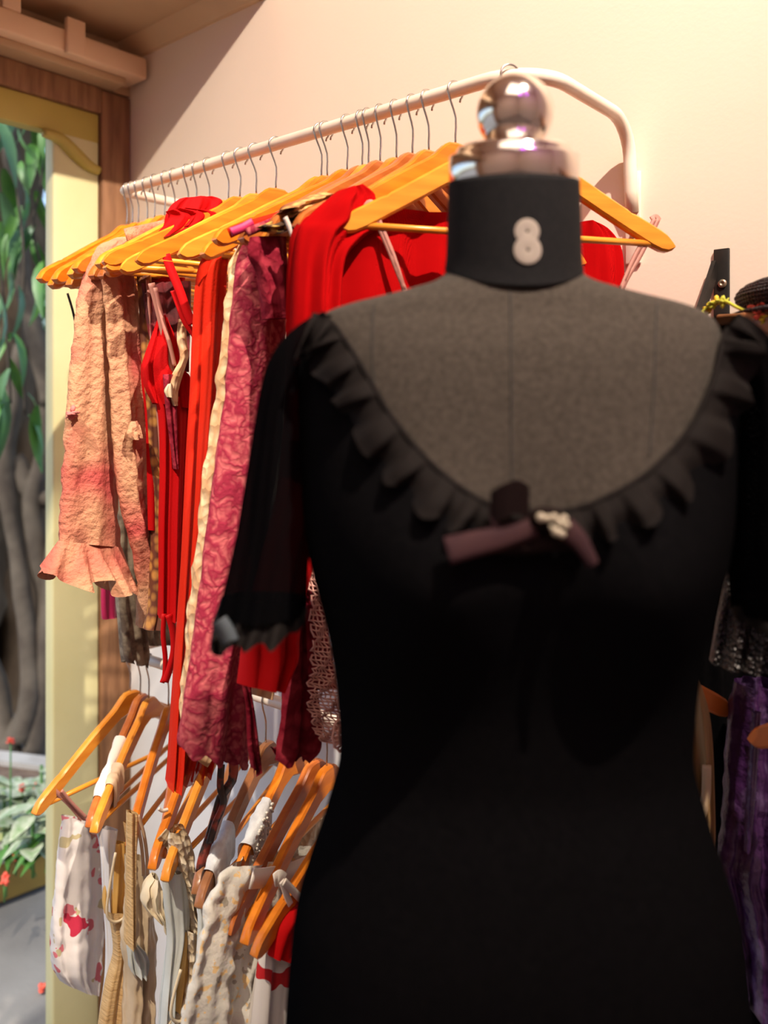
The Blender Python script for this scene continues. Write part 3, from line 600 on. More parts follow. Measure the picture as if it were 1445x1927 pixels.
# ================================================================== garments on the lower rail
def loop(name, pts, r, m, parent, plane, off=.016):
    Ns = facing(*plane); return obj(name, *tube([onplane(x, y, *plane) + Ns * off for x, y in cat_path(pts, 30)], r, 6), m, parent)
ARM_T = [(0, -.070), (.013, -.071), (.028, -.082), (.05, -.0985), (.09, -.121), (.145, -.154), (.174, -.170), (.203, -.186), (.218, -.199), (.2215, -.2065)]
ARM_B = [(0, -.108), (.028, -.115), (.05, -.127), (.09, -.149), (.145, -.181), (.19, -.207), (.203, -.213), (.2215, -.2085)]
def lin(tb, x): return next(lerp(a[1], b[1], (x - a[0]) / (b[0] - a[0])) for a, b in zip(tb, tb[1:]) if a[0] <= x <= b[0] + 1e-9)
def saddle(name, key, x0, x1, m, parent, drop=.0, gap=.0035, seed=0, side=-1):
    """cloth strap wrapped round a hanger arm from x0 to x1 (metres from its centre), its two ends falling below by drop"""
    P, N, _ = HANG[key]; d = V((N.y, -N.x, 0)).normalized(); n_ = V((-d.y, d.x, 0)); vs = []; fs = []; K = 16
    for i in range(K + 1):
        t = i / K; x = lerp(x0, x1, t); zt = lin(ARM_T, x) + gap; zb = lin(ARM_B, x) - gap - drop; yb = -.016 * (x / .2215)**2; h = .0068 + gap
        wv = .0016 * math.sin(9 * t + seed) + .001 * math.sin(23 * t + seed)
        for k in range(16):
            a = 2 * PI * k / 16; c, s_ = math.cos(a), math.sin(a); e = .55
            y = math.copysign(abs(c)**e, c) * (h + wv); z = (zt + zb) / 2 + math.copysign(abs(s_)**e, s_) * ((zt - zb) / 2 + wv * .6)
            vs.append(P + d * (side * x) + n_ * (yb + y) + UP * z)
    for i in range(K):
        for k in range(16): fs.append((i * 16 + k, i * 16 + (k + 1) % 16, i * 16 + 16 + (k + 1) % 16, i * 16 + 16 + k))
    return obj(name, vs, fs, m, parent)
def pl2(key, yaw=36, back=.19):
    P, N, _ = HANG[key]; d = V((N.y, -N.x, 0)).normalized(); a = math.radians(yaw); e = RT * math.cos(a) + FW * math.sin(a)
    return P - d * back, V((-e.y, e.x, 0))
def gl(key, name, label, cat): return garment(key, name, label, cat, G_LO, .45)
g = gl('a', 'floral_dress', 'white cotton dress with red and pink flower print at far left of lower row', 'dress')
drape('body', [(118, 1535, 178, 1545), (112, 1580, 190, 1585), (107, 1650, 193, 1650), (103, 1720, 190, 1720), (101, 1770, 186, 1775), (108, 1826, 178, 1838), (130, 1856, 172, 1866)], pl('a'), M['white_floral'], g, .06, 2, .008, 40, nr=60, nx=30, crum=.003)
ribbon('strap_loop', [(88, 1482), (112, 1502), (132, 1524), (150, 1548), (164, 1572)], .008, M['pink_ribbon'], g, pl('a'), .016)
ribbon('strap_loop', [(100, 1482), (120, 1506), (146, 1532)], .005, M['pink_ribbon'], g, pl('a'), .022)
g = gl('b', 'white_satin_gown', 'cool white satin gown just right of the floral dress', 'dress')
drape('body', [(172, 1545, 214, 1552), (182, 1600, 208, 1605), (187, 1680, 204, 1680), (192, 1760, 214, 1760), (190, 1830, 216, 1830), (180, 1900, 210, 1900), (172, 1990, 205, 1990)], pl2('b'), M['white_satin'], g, .03, 2, .004, 41, nr=50, nx=18, off=.02)
saddle('shoulder_strap', 'b', .085, .185, M['ribbon_white'], g, .006, seed=1)
g = gl('c', 'tan_camisole', 'tan ribbed camisole with scooped armhole and golden lining', 'camisole')
drape('body', [(194, 1705, 244, 1705), (204, 1740, 243, 1740), (207, 1790, 242, 1790), (192, 1850, 241, 1850), (180, 1920, 240, 1920), (172, 2000, 238, 2000)], pl2('c'), M['tan'], g, .05, 2, .005, 43, nr=40, nx=24, off=.012)
drape('lining', [(206, 1585, 236, 1585), (198, 1640, 238, 1640), (192, 1690, 236, 1690), (196, 1718, 230, 1718)], pl2('c'), M['tan_satin'], g, .02, 2, .005, 44, nr=24, nx=18, off=.0)
drape('side_panel', [(226, 1540, 258, 1545), (234, 1600, 250, 1600), (236, 1660, 247, 1660), (228, 1712, 246, 1712)], pl2('c'), M['tan'], g, .03, 1, .002, 45, nr=24, nx=10, off=.014)
loop('binding', [(206, 1590), (197, 1640), (190, 1690), (193, 1712), (208, 1718), (224, 1706), (232, 1670), (236, 1620), (240, 1590)], .0022, M['ivory'], g, pl2('c'), .03)
saddle('beige_tape', 'c', .125, .158, M['tan_ribbon'], g, .014, seed=2)
g = gl('d', 'champagne_gown', 'crumpled champagne satin gown in the middle of the lower row', 'dress')
drape('body', [(244, 1620, 280, 1625), (243, 1680, 292, 1690), (240, 1740, 302, 1750), (238, 1790, 304, 1790), (244, 1850, 302, 1850), (242, 1920, 300, 1920), (240, 2000, 300, 2000)], pl2('d'), M['champagne'], g, .05, 2, .010, 46, nr=60, nx=26, crum=.004, off=-.02)
drape('gather', [(240, 1770, 256, 1772), (238, 1800, 276, 1798), (244, 1824, 270, 1826)], pl2('d'), M['pale_grey'], g, .04, 3, .008, 47, nr=20, nx=18, off=.004, crum=.003)
for x0 in (246, 254): ribbon('thin_strap', [(x0, 1528), (x0 + 10, 1560), (x0 + 16, 1600), (x0 + 18, 1640)], .005, M['tan_ribbon'], g, pl2('d'), .014)
g = gl('e', 'bronze_gown', 'bronze brown satin gown hanging behind the tan camisole', 'dress')
drape('body', [(247, 1535, 268, 1540), (248, 1600, 264, 1600), (248, 1700, 260, 1700), (246, 1790, 258, 1790)], pl2('e'), M['tan'], g, .03, 2, .006, 48, nr=30, nx=16, off=-.02)
loop('elastic_band', [(293, 1516), (300, 1520), (310, 1518)], .0028, M['ribbon_white'], g, pl2('e'), .012)
g = gl('f', 'ivory_blouse', 'ivory satin blouse with gathered puff below the two golden hangers', 'blouse')
drape('puff', [(288, 1650, 296, 1648), (274, 1668, 302, 1664), (268, 1688, 306, 1684), (272, 1706, 310, 1708), (284, 1720, 312, 1724), (296, 1730, 308, 1732)], pl2('f'), M['ivory'], g, .05, 3, .006, 49, nr=40, nx=40, crum=.006)
loop('cord', [(300, 1722), (302, 1740), (308, 1748), (316, 1746)], .002, M['ivory'], g, pl2('f'), .02)
ribbon('lace_strap', [(298, 1562), (308, 1572), (318, 1584), (320, 1598)], .018, M['white_lace'], g, pl2('f'), .014)
g = gl('g', 'lace_camisole', 'grey-white camisole with open crochet strap over a golden hanger', 'camisole')
drape('crochet_strap', [(320, 1566, 346, 1552), (318, 1588, 358, 1580), (326, 1630, 364, 1622), (340, 1672, 366, 1672), (352, 1730, 367, 1730), (356, 1800, 368, 1800)], pl2('g'), M['white_lace'], g, .04, 2, .005, 50, nr=50, nx=22, crum=.004)
drape('side_panel', [(302, 1640, 350, 1632), (306, 1700, 354, 1700), (312, 1760, 350, 1760), (308, 1830, 330, 1830), (302, 1890, 326, 1890), (296, 2000, 322, 2000)], pl2('g'), M['pale_grey'], g, .04, 2, .005, 51, nr=40, nx=22, off=.004)
drape('cup_lining', [(330, 1744, 352, 1744), (320, 1800, 350, 1800), (308, 1860, 346, 1860), (306, 1890, 338, 1890)], pl2('g'), M['tan_satin'], g, .02, 2, .004, 52, nr=24, nx=16, off=.010)
loop('cup_binding', [(322, 1800), (308, 1850), (304, 1884), (316, 1896), (334, 1888), (344, 1850), (350, 1790)], .0024, M['ivory'], g, pl2('g'), .036)
drape('lace_front', [(342, 1740, 366, 1740), (346, 1830, 364, 1830), (326, 1890, 362, 1890), (300, 1920, 360, 1920), (298, 2000, 360, 2000)], pl2('g'), M['white_lace'], g, .03, 2, .005, 53, nr=40, nx=20, off=.016, crum=.003)
g = gl('h', 'printed_scarf', 'dark printed scarf twisted around a walnut hanger', 'scarf')
ribbon('scarf_end', [(430, 1425), (428, 1460), (408, 1490), (398, 1525), (388, 1560), (374, 1600), (368, 1630)], .014, M['dark_scarf'], g, pl2('h'), .016)
ribbon('scarf_end', [(404, 1430), (402, 1470), (408, 1500), (392, 1540), (382, 1575)], .010, M['dark_scarf'], g, pl2('h'), .022)
g = gl('i', 'grey_strap_gown', 'pale grey satin gown with a bluish shoulder strap', 'dress')
saddle('shoulder_strap', 'i', .125, .190, M['silver_fabric'], g, .018, .005, seed=3)
drape('body', [(366, 1690, 398, 1690), (366, 1750, 392, 1750), (362, 1830, 388, 1830), (356, 1900, 386, 1900), (352, 2000, 384, 2000)], pl2('i'), M['pale_grey'], g, .03, 2, .004, 55, nr=30, nx=18, off=.01)
g = gl('j', 'pearl_strap_top', 'beige top with a silver pearl-beaded shoulder strap', 'top')
st = saddle('beaded_strap', 'j', .075, .140, M['silver_fabric'], g, .010, .005, seed=4)
rg = random.Random(3); Pj, Nj = pl('j'); Nf = facing(Pj, Nj); pe = []
for k in range(60):
    x = rg.uniform(.077, .138); zz = lerp(lin(ARM_B, x) - .012, lin(ARM_T, x) + .006, rg.random()); dj = V((Nj.y, -Nj.x, 0)).normalized()
    p = Pj - dj * x + Nf * (.0118) + V((-dj.y, dj.x, 0)) * (-.016 * (x / .2215)**2) + UP * zz
    bm = bmesh.new(); bmesh.ops.create_icosphere(bm, subdivisions=1, radius=.0026); 
    for q in bm.verts: q.co += p
    pe.append(bmout(bm))
pj = obj('pearls', *join(*pe), 'pearl', st); pj['kind'] = 'stuff'
drape('body', [(575, 1545, 640, 1530), (560, 1580, 640, 1580), (545, 1640, 640, 1640), (540, 1800, 640, 1800)], pl('j'), M['white_lace'], g, .03, 2, .005, 57, nr=30, nx=20, crum=.003)
g = gl('k', 'organza_dress', 'sheer grey organza dress with gold embroidered flowers, largest of the lower row', 'dress')
drape('body', [(438, 1630, 606, 1590), (414, 1656, 604, 1640), (396, 1700, 600, 1700), (384, 1760, 560, 1760), (374, 1810, 530, 1810), (364, 1870, 512, 1870), (356, 1930, 505, 1930), (350, 2010, 505, 2010)], pl('k'), M['organza'], g, .06, 4, .010, 58, nr=80, nx=60, crum=.006)
ribbon('neck_binding', [(432, 1640), (470, 1636), (520, 1622), (560, 1600), (600, 1574)], .024, M['ribbon_white'], g, pl('k'), .036)
g = gl('m', 'red_white_kimono', 'white kimono jacket with red collar and red floral print', 'jacket')
cl = drape('collar', [(556, 1688, 640, 1672), (528, 1706, 620, 1700), (508, 1730, 600, 1730), (498, 1758, 580, 1758), (491, 1790, 556, 1800)], pl('m'), M['red'], g, .05, 1.4, .008, 59, nr=34, nx=30, off=.014)
drape('front', [(500, 1760, 580, 1760), (491, 1790, 580, 1790), (484, 1830, 580, 1830), (478, 1880, 580, 1880), (472, 1940, 580, 1940), (468, 2010, 580, 2010)], pl('m'), M['kimono'], g, .05, 2.4, .008, 60, nr=40, nx=40)
ribbon('knot_ribbon', [(506, 1652), (514, 1646), (522, 1652)], .018, M['ribbon_white'], g, pl('m'), .010)
ribbon('ribbon_end', [(514, 1650), (522, 1674), (530, 1694)], .008, M['ribbon_white'], g, pl('m'), .016)
ribbon('ribbon_end', [(516, 1650), (532, 1666), (550, 1686)], .009, M['ribbon_white'], g, pl('m'), .018)

# ================================================================== dress form (torso turned to the camera)
MC = at(966, HY, .75); PX = .75 / F
TB = [(y, hw * PX, hd, yc) for y, hw, hd, yc in [
    (495, 118, .040, .006), (505, 124, .042, .005), (520, 134, .045, .004), (532, 154, .048, .003), (545, 196, .052, .002), (560, 252, .057, .001), (575, 312, .062, .0), (590, 352, .066, .0), (606, 372, .071, .0),
    (630, 382, .078, -.002), (680, 388, .090, -.004), (760, 392, .102, -.004), (860, 388, .110, -.004), (960, 383, .114, -.004), (1040, 373, .112, -.003),
    (1120, 354, .106, 0), (1200, 335, .100, 0), (1300, 321, .096, 0), (1400, 315, .096, 0), (1530, 344, .110, 0), (1620, 374, .120, 0), (1700, 397, .126, 0), (1800, 409, .129, 0),
    (1927, 418, .131, 0), (2100, 424, .134, 0), (2400, 430, .136, 0), (2900, 436, .138, 0)]]
def h2y(h): return HY - h / PX
def sec(h): return table(TB, h2y(h))
def bust(x, h):
    return sum(math.exp(-((x - s * .082) / .062)**2 - ((h + .135) / .078)**2) for s in (-1, 1)) * .044
def place(x, y, h): return MC + RT * x + FW * y + UP * h
def torso(phi, h, off=0):
    hw, hd, yc = sec(h); hw += off; hd += off
    c, s = math.cos(phi), math.sin(phi); e = 2 / 2.25
    x = hw * math.copysign(abs(c)**e, c); y = -hd * math.copysign(abs(s)**e, s) + yc
    if s > 0: y -= bust(x, h) * min(1, s * 1.5)
    return place(x, y, h)
def front_y(x, h, off=0):
    hw, hd, yc = sec(h); hw += off; hd += off
    q = min(1, abs(x) / hw); s = (1 - q**2.25)**(1 / 2.25); 
    return -hd * s + yc - bust(x, h) * min(1, s * 1.5)
def surf(px, py, off=0):
    z = .66
    for _ in range(8):
        p = at(px, py, z); r = p - MC; x = r.dot(RT); y = front_y(x, r.z, off); z = lerp(z, .75 + y, .8)
    return at(px, py, z)
def loft(cols, closed=True):
    """cols: list of columns (each a list of points)"""
    n = len(cols); k = len(cols[0]); vs = [p for c in cols for p in c]; fs = []
    for i in range(n if closed else n - 1):
        for j in range(k - 1): a = i * k + j; b = ((i + 1) % n) * k + j; fs.append((a, b, b + 1, a + 1))
    return vs, fs

form = thing('dress_form', 'grey felt dress form with black neck and chrome ball finial, wearing the black dress', 'mannequin', (MC.x, MC.y, 0))
NP = 144
hs = [.130 - .002 * i for i in range(41)] + [.048 - .0125 * i for i in range(62)]
v, f = loft([[torso(2 * PI * k / NP, h) for h in hs] for k in range(NP)])
nb = len(hs); f.append(tuple(k * nb for k in range(NP))); f.append(tuple(k * nb + nb - 1 for k in range(NP)))
obj('torso', v, f, 'felt', form)
# black neck with the dipped seam in front
def neck(phi, t):
    lo = .1255 - .0235 * max(0, math.sin(phi))**1.2; h = lerp(lo, .2015 - .0085 * math.sin(phi), t)
    fl = max(0, 1 - t / .22)**2; r = .0572 + .0022 * (1 - t)
    c, s = math.cos(phi), math.sin(phi)
    return place(c * (r + .0012 * fl), -s * (r + .0015 + .0015 * fl) * (1 if s > 0 else .95), h)
cols = [[neck(2 * PI * k / 96, j / 22) for j in range(23)] for k in range(96)]
v, f = loft(cols); f.append(tuple(k * 23 + 22 for k in range(96)))
nk = obj('neck', v, f, 'felt_black', form); nk['label'] = 'black neck band with size number'
def disc(cx, ch, R, r0, off):
    vs = []; fs = []
    for i in range(7):
        q = lerp(r0, R, i / 6)
        for k in range(40):
            a = 2 * PI * k / 40; x = cx + q * math.cos(a); h = ch + q * math.sin(a) * 1.02; t = (h - .101) / (.2015 - .101)
            rr = .0572 + .0022 * (1 - t); vs.append(place(x, -math.sqrt(max(0, 1 - (x / rr)**2)) * (rr + .0015) - off - (.0004 if 0 < i < 6 else 0), h))
    for i in range(6):
        for k in range(40): fs.append((i * 40 + k, i * 40 + (k + 1) % 40, i * 40 + 40 + (k + 1) % 40, i * 40 + 40 + k))
    return vs, fs
n8 = obj('size_number', *join(disc(.0020, .1460, .0102, .0012, .0010), disc(.0024, .1308, .0114, .0013, .0012)), 'number', nk); n8['label'] = 'pale printed size number 8'
pr = [(.05, .1995), (.0560, .1995), (.0568, .2005), (.0568, .2230), (.0560, .2240), (.0516, .2243), (.0510, .2250), (.0506, .2285), (.0490, .2312), (.045, .2326), (.036, .2336), (.026, .2342), (.0210, .2350), (.0190, .2365)]
def tilt(vf):
    c0 = MC + UP * .2015; Rm = Matrix.Rotation(math.radians(8.5), 3, RT)
    return [c0 + Rm @ (p - c0) for p in vf[0]], vf[1]
obj('neck_cap', *tilt(lathe(MC, pr, 72)), 'chrome', form)
R0 = .0333; zc = .2605
pr = [(.0180, .2350)] + [(max(.0002, R0 * math.sin(a)), zc - R0 * math.cos(a)) for a in [lerp(.57, PI, i / 26) for i in range(27)]]
obj('ball_finial', *tilt(lathe(MC, pr, 64)), 'chrome', form)
for pts in ([(960, 545), (961, 620), (962, 720), (962, 830), (963, 960)], [(703, 575), (700, 640), (704, 720), (722, 800)], [(1236, 570), (1233, 640), (1231, 720), (1222, 860)]):
    obj('seam', *tube([surf(x, y, .0002) for x, y in cat_path(pts, 24)], .0008, 6), 'seam', form)
obj('stand_pole', *tube([MC + UP * -.55, V((MC.x, MC.y, .02))], .016, 16), 'chrome', form)
obj('stand_base', *lathe((MC.x, MC.y, 0), [(.15, .0), (.15, .012), (.14, .02), (.03, .03), (.018, .05)], 48), 'iron', form)

# ================================================================== black dress on the form
NECK = [(596, 540), (606, 572), (622, 600), (650, 640), (690, 706), (735, 782), (795, 856), (858, 912), (920, 948), (1000, 964), (1080, 957), (1150, 930), (1230, 880), (1300, 800), (1345, 700), (1362, 640), (1372, 606), (1380, 560)]
NPATH = cat_path(NECK, 260)
def neck_y(px):
    if px < NECK[0][0] or px > NECK[-1][0]: return -1e9
    for a, b in zip(NPATH, NPATH[1:]):
        if a[0] <= px <= b[0]: return lerp(a[1], b[1], (px - a[0]) / max(1e-6, b[0] - a[0]))
    return -1e9
dress = thing('black_dress', 'black short-sleeved dress with ruffled scoop neckline and mauve bow, worn by the dress form', 'dress', (MC.x, MC.y, .5))
OFF = .005; NC = 288; cols = []; tops = []
for k in range(NC):
    phi = 2 * PI * k / NC; top = None
    if math.sin(phi) > -1e-6:
        h = .110
        while h > -.2:
            x, y, _ = proj(torso(phi, h, OFF))
            if y >= neck_y(x): top = h; break
            h -= .0015
    tops.append(top)
rt, lt = tops[0], tops[NC // 2]
for k in range(NC):
    phi = 2 * PI * k / NC; top = tops[k]
    if top is None: top = lerp(lt, rt, (k - NC / 2) / (NC / 2))
    top = min(top, .09)
    cols.append([torso(phi, lerp(top, -1.0, (j / 90)**1.25), OFF + (.004 * math.sin(phi * 9) * max(0, (j / 90)**1.25 - .5))) for j in range(91)])
obj('bodice', *loft(cols), 'black', dress)
PF = (MC, FW.copy())
for sg, nm in ((1, 'left'), (-1, 'right')):
    mx = (lambda x: x) if sg > 0 else (lambda x: 1962 - x)
    def row(a, b, c, d): return (mx(a), b, mx(c), d) if sg > 0 else (mx(c), d, mx(a), b)
    rows = [row(*r) for r in [(578, 606, 640, 600), (553, 624, 622, 618), (528, 648, 606, 650), (507, 682, 592, 690), (494, 722, 584, 740), (483, 780, 580, 800), (472, 845, 579, 870), (458, 930, 580, 950), (446, 1000, 582, 1010), (430, 1070, 580, 1080), (412, 1150, 577, 1152)]]
    sl = drape('sleeve', rows, PF, M['black_sheer'], dress, .10, 2, .003, 70 + sg, nr=50, nx=30, top=.9, bottom=.9)
    bot = [(404, 1163), (414, 1186), (430, 1212), (452, 1186), (474, 1192), (500, 1184), (526, 1192), (552, 1176), (578, 1166)]
    bot = [(mx(a), b) for a, b in bot]
    if sg < 0: bot = bot[::-1]
    cf = flounce('cuff_frill', (mx(416), 1122, mx(577), 1124) if sg > 0 else (mx(577), 1124, mx(416), 1122), bot, PF, M['ruffle'], sl, .11, 5, .010, 2)
    if sg > 0:
        ribbon('satin_tab', [(412, 1168), (424, 1186), (434, 1208)], .014, M['tab'], sl, (MC - FW * .052, FW), 0)
# ruffle round the neckline: it lies over the front of the sleeve heads where it passes the torso's edge
def surf_r(px, py, off):
    p = surf(px, py, off); z = (p - CAM).dot(FW); return at(px, py, min(z, .75 - .054))
n = 300; path = [p for p in cat_path([(588, 592), (622, 606), (650, 642), (690, 706), (735, 782), (795, 856), (858, 912), (920, 948), (1000, 965), (1080, 958), (1150, 931), (1230, 880), (1300, 800), (1345, 700), (1362, 630), (1392, 590)], n)]
cols = []
for i, (x, y) in enumerate(path):
    a, b = path[max(0, i - 1)], path[min(n - 1, i + 1)]; tx, ty = b[0] - a[0], b[1] - a[1]; l = math.hypot(tx, ty); nx_, ny_ = -ty / l, tx / l
    s = i / (n - 1); w = (78 if s < .5 else 72) * (1 - .28 * math.exp(-((s - .52) / .10)**2))
    if abs(s - .52) < .5: pass
    ph = 2 * PI * 19 * s + .7 * math.sin(11 * s); wv = math.tanh(3.2 * math.sin(ph)); w *= 1 + .10 * math.sin(ph + 1) + .08 * math.sin(3.1 * ph * .37)
    col = []
    for j in range(9):
        t = j / 8; sk = 10 * t * math.sin(ph * .5)
        q = surf_r(x + nx_ * w * t - tx / l * sk, y + ny_ * w * t - ty / l * sk, OFF)
        col.append(q - FW * (.002 + .0045 * math.sin(PI * min(1, t * 1.1)) + .0068 * wv * t**.6 + .004 * t))
    cols.append(col)
obj('neck_ruffle', *loft(cols, False), 'ruffle', dress)
obj('neck_binding', *tube([surf(x, y, OFF) - FW * .0015 for x, y in path[2:-2]], .0022, 8), 'ruffle', dress)
# bow
bow = obj('bow_loop', *loft([[surf(x, y, OFF) - FW * (.014 + .010 * math.sin(PI * i / 15)) + UP * dz for dz in (.0, .012, .022, .024)] for i, (x, y) in enumerate(cat_path([(918, 985), (940, 968), (965, 960), (990, 974)], 16))], False), 'bow_dark', dress)
def band(name, pts, w0, w1, m, par, off):
    cols = []; P_ = cat_path(pts, 16)
    for i, (x, y) in enumerate(P_):
        a, b = P_[max(0, i - 1)], P_[min(15, i + 1)]; tx, ty = b[0] - a[0], b[1] - a[1]; l = math.hypot(tx, ty); nx_, ny_ = -ty / l, tx / l; w = lerp(w0, w1, i / 15) / 2
        cols.append([surf(x + nx_ * w * q, y + ny_ * w * q, OFF) - FW * (off + .002 * math.cos(q * 1.5)) for q in (-1, -.5, 0, .5, 1)])
    o = obj(name, *loft(cols, False), m, par); sd = o.modifiers.new('thickness', 'SOLIDIFY'); sd.thickness = .0012; return o
band('ribbon_band', [(925, 1010), (980, 1015), (1040, 1012), (1080, 1008)], 52, 40, 'bow_dark', dress, .012)
band('ribbon_tail', [(1000, 985), (940, 1005), (885, 1018), (838, 1030)], 40, 54, 'bow', dress, .016)
band('ribbon_tail', [(1050, 985), (1074, 1006), (1090, 1030), (1104, 1054)], 44, 22, 'bow', dress, .020)
band('ribbon_tail', [(928, 985), (924, 960), (930, 938)], 16, 22, 'bow', dress, .016)
bd = []
for x, y, r in ((1006, 966, .0035), (1018, 968, .003), (1030, 966, .003), (1040, 976, .0035), (1048, 968, .003), (1052, 980, .003), (1034, 992, .0035), (1044, 996, .003), (1026, 984, .002)):
    bm = bmesh.new(); bmesh.ops.create_icosphere(bm, subdivisions=2, radius=r); p = surf(x, y, OFF) - FW * .024
    for q in bm.verts: q.co += p
    obj('bead', *bmout(bm), 'bead', dress)
kn = obj('bow_knot', *tube([surf(x, y, OFF) - FW * .016 for x, y in cat_path([(990, 978), (1010, 972), (1034, 974), (1056, 984)], 10)], [.003, .006, .008, .009, .009, .009, .009, .008, .006, .003], 10), 'bow_dark', dress)

# ================================================================== right-hand side: shelf bracket, hat, garland, dark clothes
ub = 1.435
br = thing('shelf_bracket', 'black iron wall bracket with diagonal brace beside the hat', 'bracket', (ub, 0, 1.45))
bp = obj('wall_strip', *box(ub - .0105, ub + .0105, -.005, -.0005, 1.31, 1.722, .0012), 'iron', br)
v, f = lathe((0, 0, 0), [(.0001, -.002), (.0058, -.002), (.0058, .0008), (.004, .002), (.0022, .002), (.0016, .0005), (.0001, .0005)], 18)
obj('screw', [V((ub + .002 + q.x, -.0062 - q.z, 1.674 + q.y)) for q in v], f, 'screw', bp)
d0, d1 = V((ub - .008, -.004, 1.70)), V((ub - .008, -.285, 1.352)); e = (d1 - d0).normalized(); sd = e.cross(V((1, 0, 0)))
vs = [p + V((1, 0, 0)) * a + sd * b for p in (d0, d1) for a, b in ((-.003, -.009), (.003, -.009), (.003, .009), (-.003, .009))]
obj('brace', vs, [(0, 1, 2, 3), (7, 6, 5, 4), (0, 4, 5, 1), (1, 5, 6, 2), (2, 6, 7, 3), (3, 7, 4, 0)], 'iron', br, smooth=False)
obj('arm', *box(ub - .011, ub - .005, -.285, -.004, 1.328, 1.344, .001), 'iron', br)
obj('hanging_bar', *tube([V((1.31, -.26, 1.335)), V((2.5, -.26, 1.335))], .011, 14), 'iron', br)
obj('end_strip', *box(2.45, 2.47, -.285, -.0005, 1.32, 1.35, .001), 'iron', br)
sh = thing('wall_shelf', 'brown wooden shelf end carrying the black hat', 'shelf', (1.9, -.1, 1.59))
obj('board', *box(1.492, 2.5, -.19, -.0005, 1.586, 1.612, .003), 'wood_dark', sh)
obj('support_board', *box(1.52, 2.5, -.03, -.0005, 1.47, 1.586, .003), 'wood_dark', sh)
hat = thing('black_hat', 'black ribbed straw hat lying on the shelf at right edge', 'hat', (1.60, -.10, 1.612))
hc = V((1.603, -.10, 1.612))
obj('brim', *lathe(hc, [(.060, .002), (.100, .001), (.116, .0005), (.118, .003), (.110, .006), (.06, .008)], 48), 'hat', hat)
pr = [(.088, .0), (.100, .006), (.109, .015), (.112, .023), (.106, .032), (.092, .039), (.064, .0445), (.030, .047), (.0005, .0475)]
obj('crown', *lathe(hc, pr, 48), 'hat', hat)
for i in range(9):
    z = .007 + i * .004; r = table([(p[1], p[0]) for p in pr], z)[0]
    obj('braid', *tube([hc + V((r * math.cos(a), r * math.sin(a), z)) for a in [2 * PI * k / 48 for k in range(48)]], .0017, 8, closed=True), 'hat', hat)
gd = thing('flower_garland', 'yellow-green and coral flower garland strung in front of the hat shelf', 'garland', at(1400, 600, 1.0))
stem = cat_path([(1318, 590, 1.03), (1340, 572, 1.02), (1362, 566, 1.0), (1390, 580, .98), (1420, 590, .96), (1460, 600, .95)], 30)
obj('garland_cord', *tube([at(*p) for p in stem], .002, 6), 'petal_green', gd)
for k, (x, y, z, mm) in enumerate([(1322, 588, 1.03, 'petal_green'), (1332, 580, 1.03, 'petal_yellow'), (1340, 572, 1.02, 'petal_green'), (1348, 566, 1.02, 'petal_yellow'), (1356, 564, 1.01, 'petal_green'), (1364, 570, 1.0, 'petal_green'),
        (1412, 584, .97, 'petal_red'), (1422, 578, .96, 'petal_red'), (1433, 584, .96, 'petal_red'), (1441, 577, .95, 'petal_red'), (1428, 592, .95, 'petal_red'), (1440, 594, .95, 'petal_yellow'), (1446, 590, .95, 'petal_yellow'), (1442, 606, .95, 'petal_green'), (1436, 600, .95, 'petal_yellow')]):
    obj('blossom', *petal_cluster(at(x, y, z), .0068, 9, k), mm, gd)
GR = 'dark clothes on the right-hand bar'
def rhook(px): return V((onplane(px, HY, V((0, -.345, 0)), V((0, 1, 0))).x, -.26, 1.335))
hanger('r1', 1330, 0, 0, 'orange wooden hanger on the right-hand bar over the ochre dress', 'orange_wood', 'hangers on the right-hand bar', yaw=10, P=V((1.327, -.26, 1.335)))
hanger('r2', 1430, 0, 0, 'orange wooden hanger at the right picture edge before purple velvet', 'orange_wood', 'hangers on the right-hand bar', yaw=121, P=V((1.732, -.26, 1.335)))
PR = lambda x, y, z: (at(x, y, z), FW.copy())
g = thing('ochre_dress', 'ochre silk dress partly seen right of the black dress waist', 'dress', at(1310, 1500, 1.05), GR)
drape('body', [(1292, 1262, 1306, 1258), (1280, 1320, 1330, 1330), (1282, 1400, 1338, 1400), (1284, 1480, 1340, 1480), (1290, 1560, 1340, 1560), (1300, 1660, 1338, 1660)], PR(1310, 1500, 1.02), M['tan_dress'], g, .05, 2, .010, 80, nr=40, nx=24)
ribbon('facing', [(1330, 1440), (1328, 1500), (1318, 1545), (1312, 1570)], .010, M['champagne'], g, PR(1310, 1500, .99), .0)
g = thing('purple_velvet_dress', 'purple patterned velvet dress hanging at lower right edge', 'dress', at(1410, 1500, 1.03), GR)
drape('body', [(1384, 1284, 1470, 1284), (1374, 1350, 1490, 1350), (1368, 1440, 1500, 1440), (1362, 1540, 1500, 1540), (1352, 1630, 1500, 1630), (1368, 1720, 1500, 1720), (1384, 1800, 1490, 1800), (1392, 1880, 1440, 1880)], PR(1410, 1500, 1.03), M['purple'], g, .08, 3, .012, 81, nr=70, nx=44, crum=.004)
drape('lavender_panel', [(1416, 1340, 1432, 1340), (1408, 1430, 1426, 1430), (1402, 1520, 1420, 1520), (1400, 1600, 1412, 1600)], PR(1410, 1500, .975), M['purple'], g, .012, 1, .003, 82, nr=20, nx=10)
g = thing('sequined_shawl', 'black sequined shawl hanging behind the right sleeve', 'shawl', at(1420, 1000, .9), GR)
drape('shawl_body', [(1372, 720, 1480, 700), (1376, 820, 1500, 800), (1374, 950, 1500, 940), (1368, 1080, 1500, 1080), (1350, 1180, 1490, 1180), (1340, 1250, 1480, 1260)], PR(1420, 1000, .93), M['sequin'], g, .05, 4, .010, 83, nr=60, nx=40)
